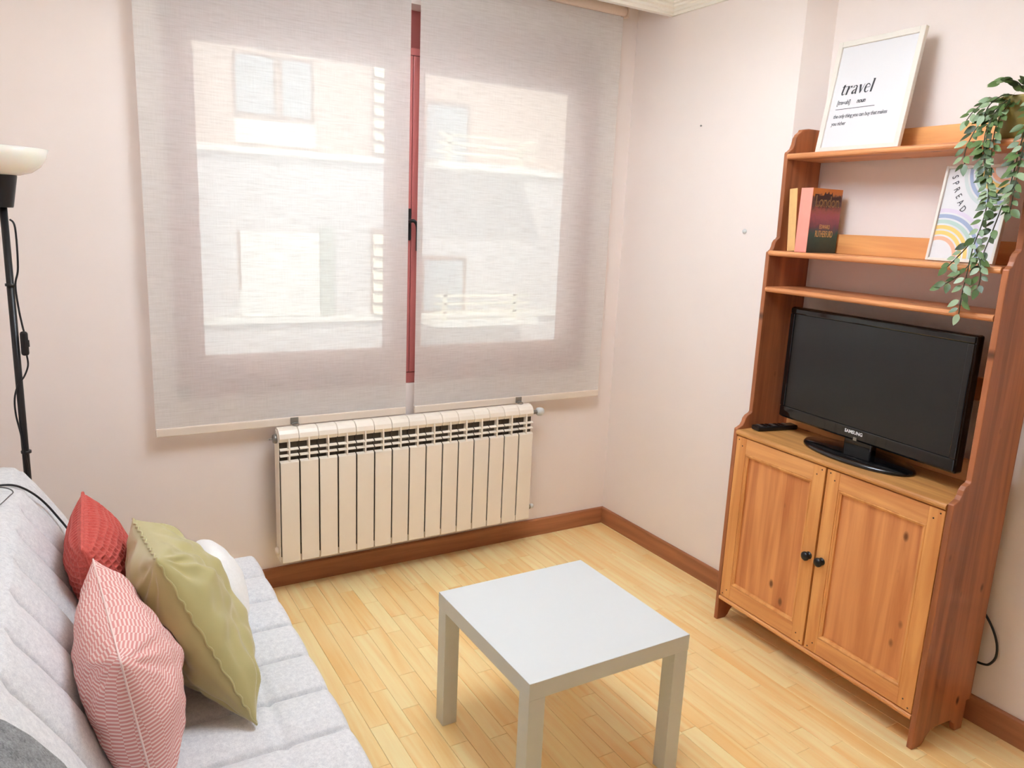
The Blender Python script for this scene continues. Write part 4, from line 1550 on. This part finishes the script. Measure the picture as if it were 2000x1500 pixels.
# ================================================================ ACROSS THE STREET
FYB = 10.75
fb = thing('apartment_facade', 'pale apartment building across the street seen through the blinds', 'building', (1.5, FYB, -9.0))
O = Vector((1.5, FYB, -9.0))


def fbox(name, x0, x1, y0, y1, z0, z1, mat, parent=fb):
    return box(name, x0 - O.x, x1 - O.x, y0 - O.y, y1 - O.y, z0 - O.z, z1 - O.z, mat, parent)


fbox('wall', -14, 16, FYB, FYB + 0.6, -9, 2.59, 'facade')
fbox('upper_wall', -14, 16, FYB, FYB + 0.6, 2.59, 11, 'facade_peach')
for zz in (-6.11, -3.21, -0.31, 2.59, 5.49):
    fbox('floor_band', -14, 16, FYB - 0.10, FYB, zz - 0.06, zz + 0.05, 'facade_white')
for zb_ in (3.14, 0.24):
    for x0, x1 in ((0.175, 0.88), (0.94, 1.52)):
        f = fbox('window', x0, x1, FYB - 0.03, FYB, zb_, zb_ + 1.0, 'facade_frame')
        fbox('pane', x0 + 0.05, x1 - 0.05, FYB - 0.035, FYB - 0.02, zb_ + 0.05, zb_ + 0.95, 'facade_glass' if zb_ > 2 else 'facade_white', f)
    fbox('window_sill_panel', 0.19, 1.54, FYB - 0.05, FYB, zb_ - 0.44, zb_ - 0.06, 'facade_white')
fbox('shop_panel', 0.22, 1.59, FYB - 0.06, FYB - 0.036, -0.25, 1.24, 'facade_white')
fbox('green_pier', 1.60, 1.86, FYB - 0.08, FYB, -0.25, 1.34, 'facade_green')
for z0, z1 in ((2.70, 4.24), (-0.25, 1.36)):
    sh = fbox('shutter', 2.58, 3.30, FYB - 0.05, FYB - 0.02, z0, z1, 'facade_frame')
    k = 0
    z = z0 + 0.01
    while z + 0.2 < z1 + 0.02:
        prism('slat', [(FYB - 0.16 - O.y, z - O.z), (FYB - 0.14 - O.y, z - 0.0 - O.z), (FYB - 0.05 - O.y, z + 0.175 - O.z), (FYB - 0.07 - O.y, z + 0.175 - O.z)], 'X', 2.60 - O.x, 3.28 - O.x, 'facade_louvre', sh)
        z += 0.218
for z0 in (2.59, -0.32):
    bal = fbox('balcony_slab', 3.50, 5.80, FYB - 0.95, FYB, z0 - 0.10, z0 + 0.03, 'facade_white')
    for zz in (0.18, 0.34, 0.49):
        fbox('rail', 3.50, 5.58, FYB - 0.93, FYB - 0.88, z0 + zz - 0.02, z0 + zz + 0.02, 'facade_louvre', bal)
    for xx in (3.72, 5.24):
        fbox('post', xx - 0.04, xx + 0.04, FYB - 0.93, FYB - 0.87, z0 + 0.03, z0 + 0.51, 'facade_louvre', bal)
    f = fbox('window', 3.60, 4.60, FYB - 0.03, FYB, z0 + 0.05, z0 + 1.18, 'facade_frame')
    fbox('pane', 3.68, 4.52, FYB - 0.035, FYB - 0.02, z0 + 0.10, z0 + 1.10, 'facade_glass', f)
st = box('street', -20, 20, 0.5, FYB, -9.2, -9.0, 'street')
struct(st, 'grey street far below the window', 'street')
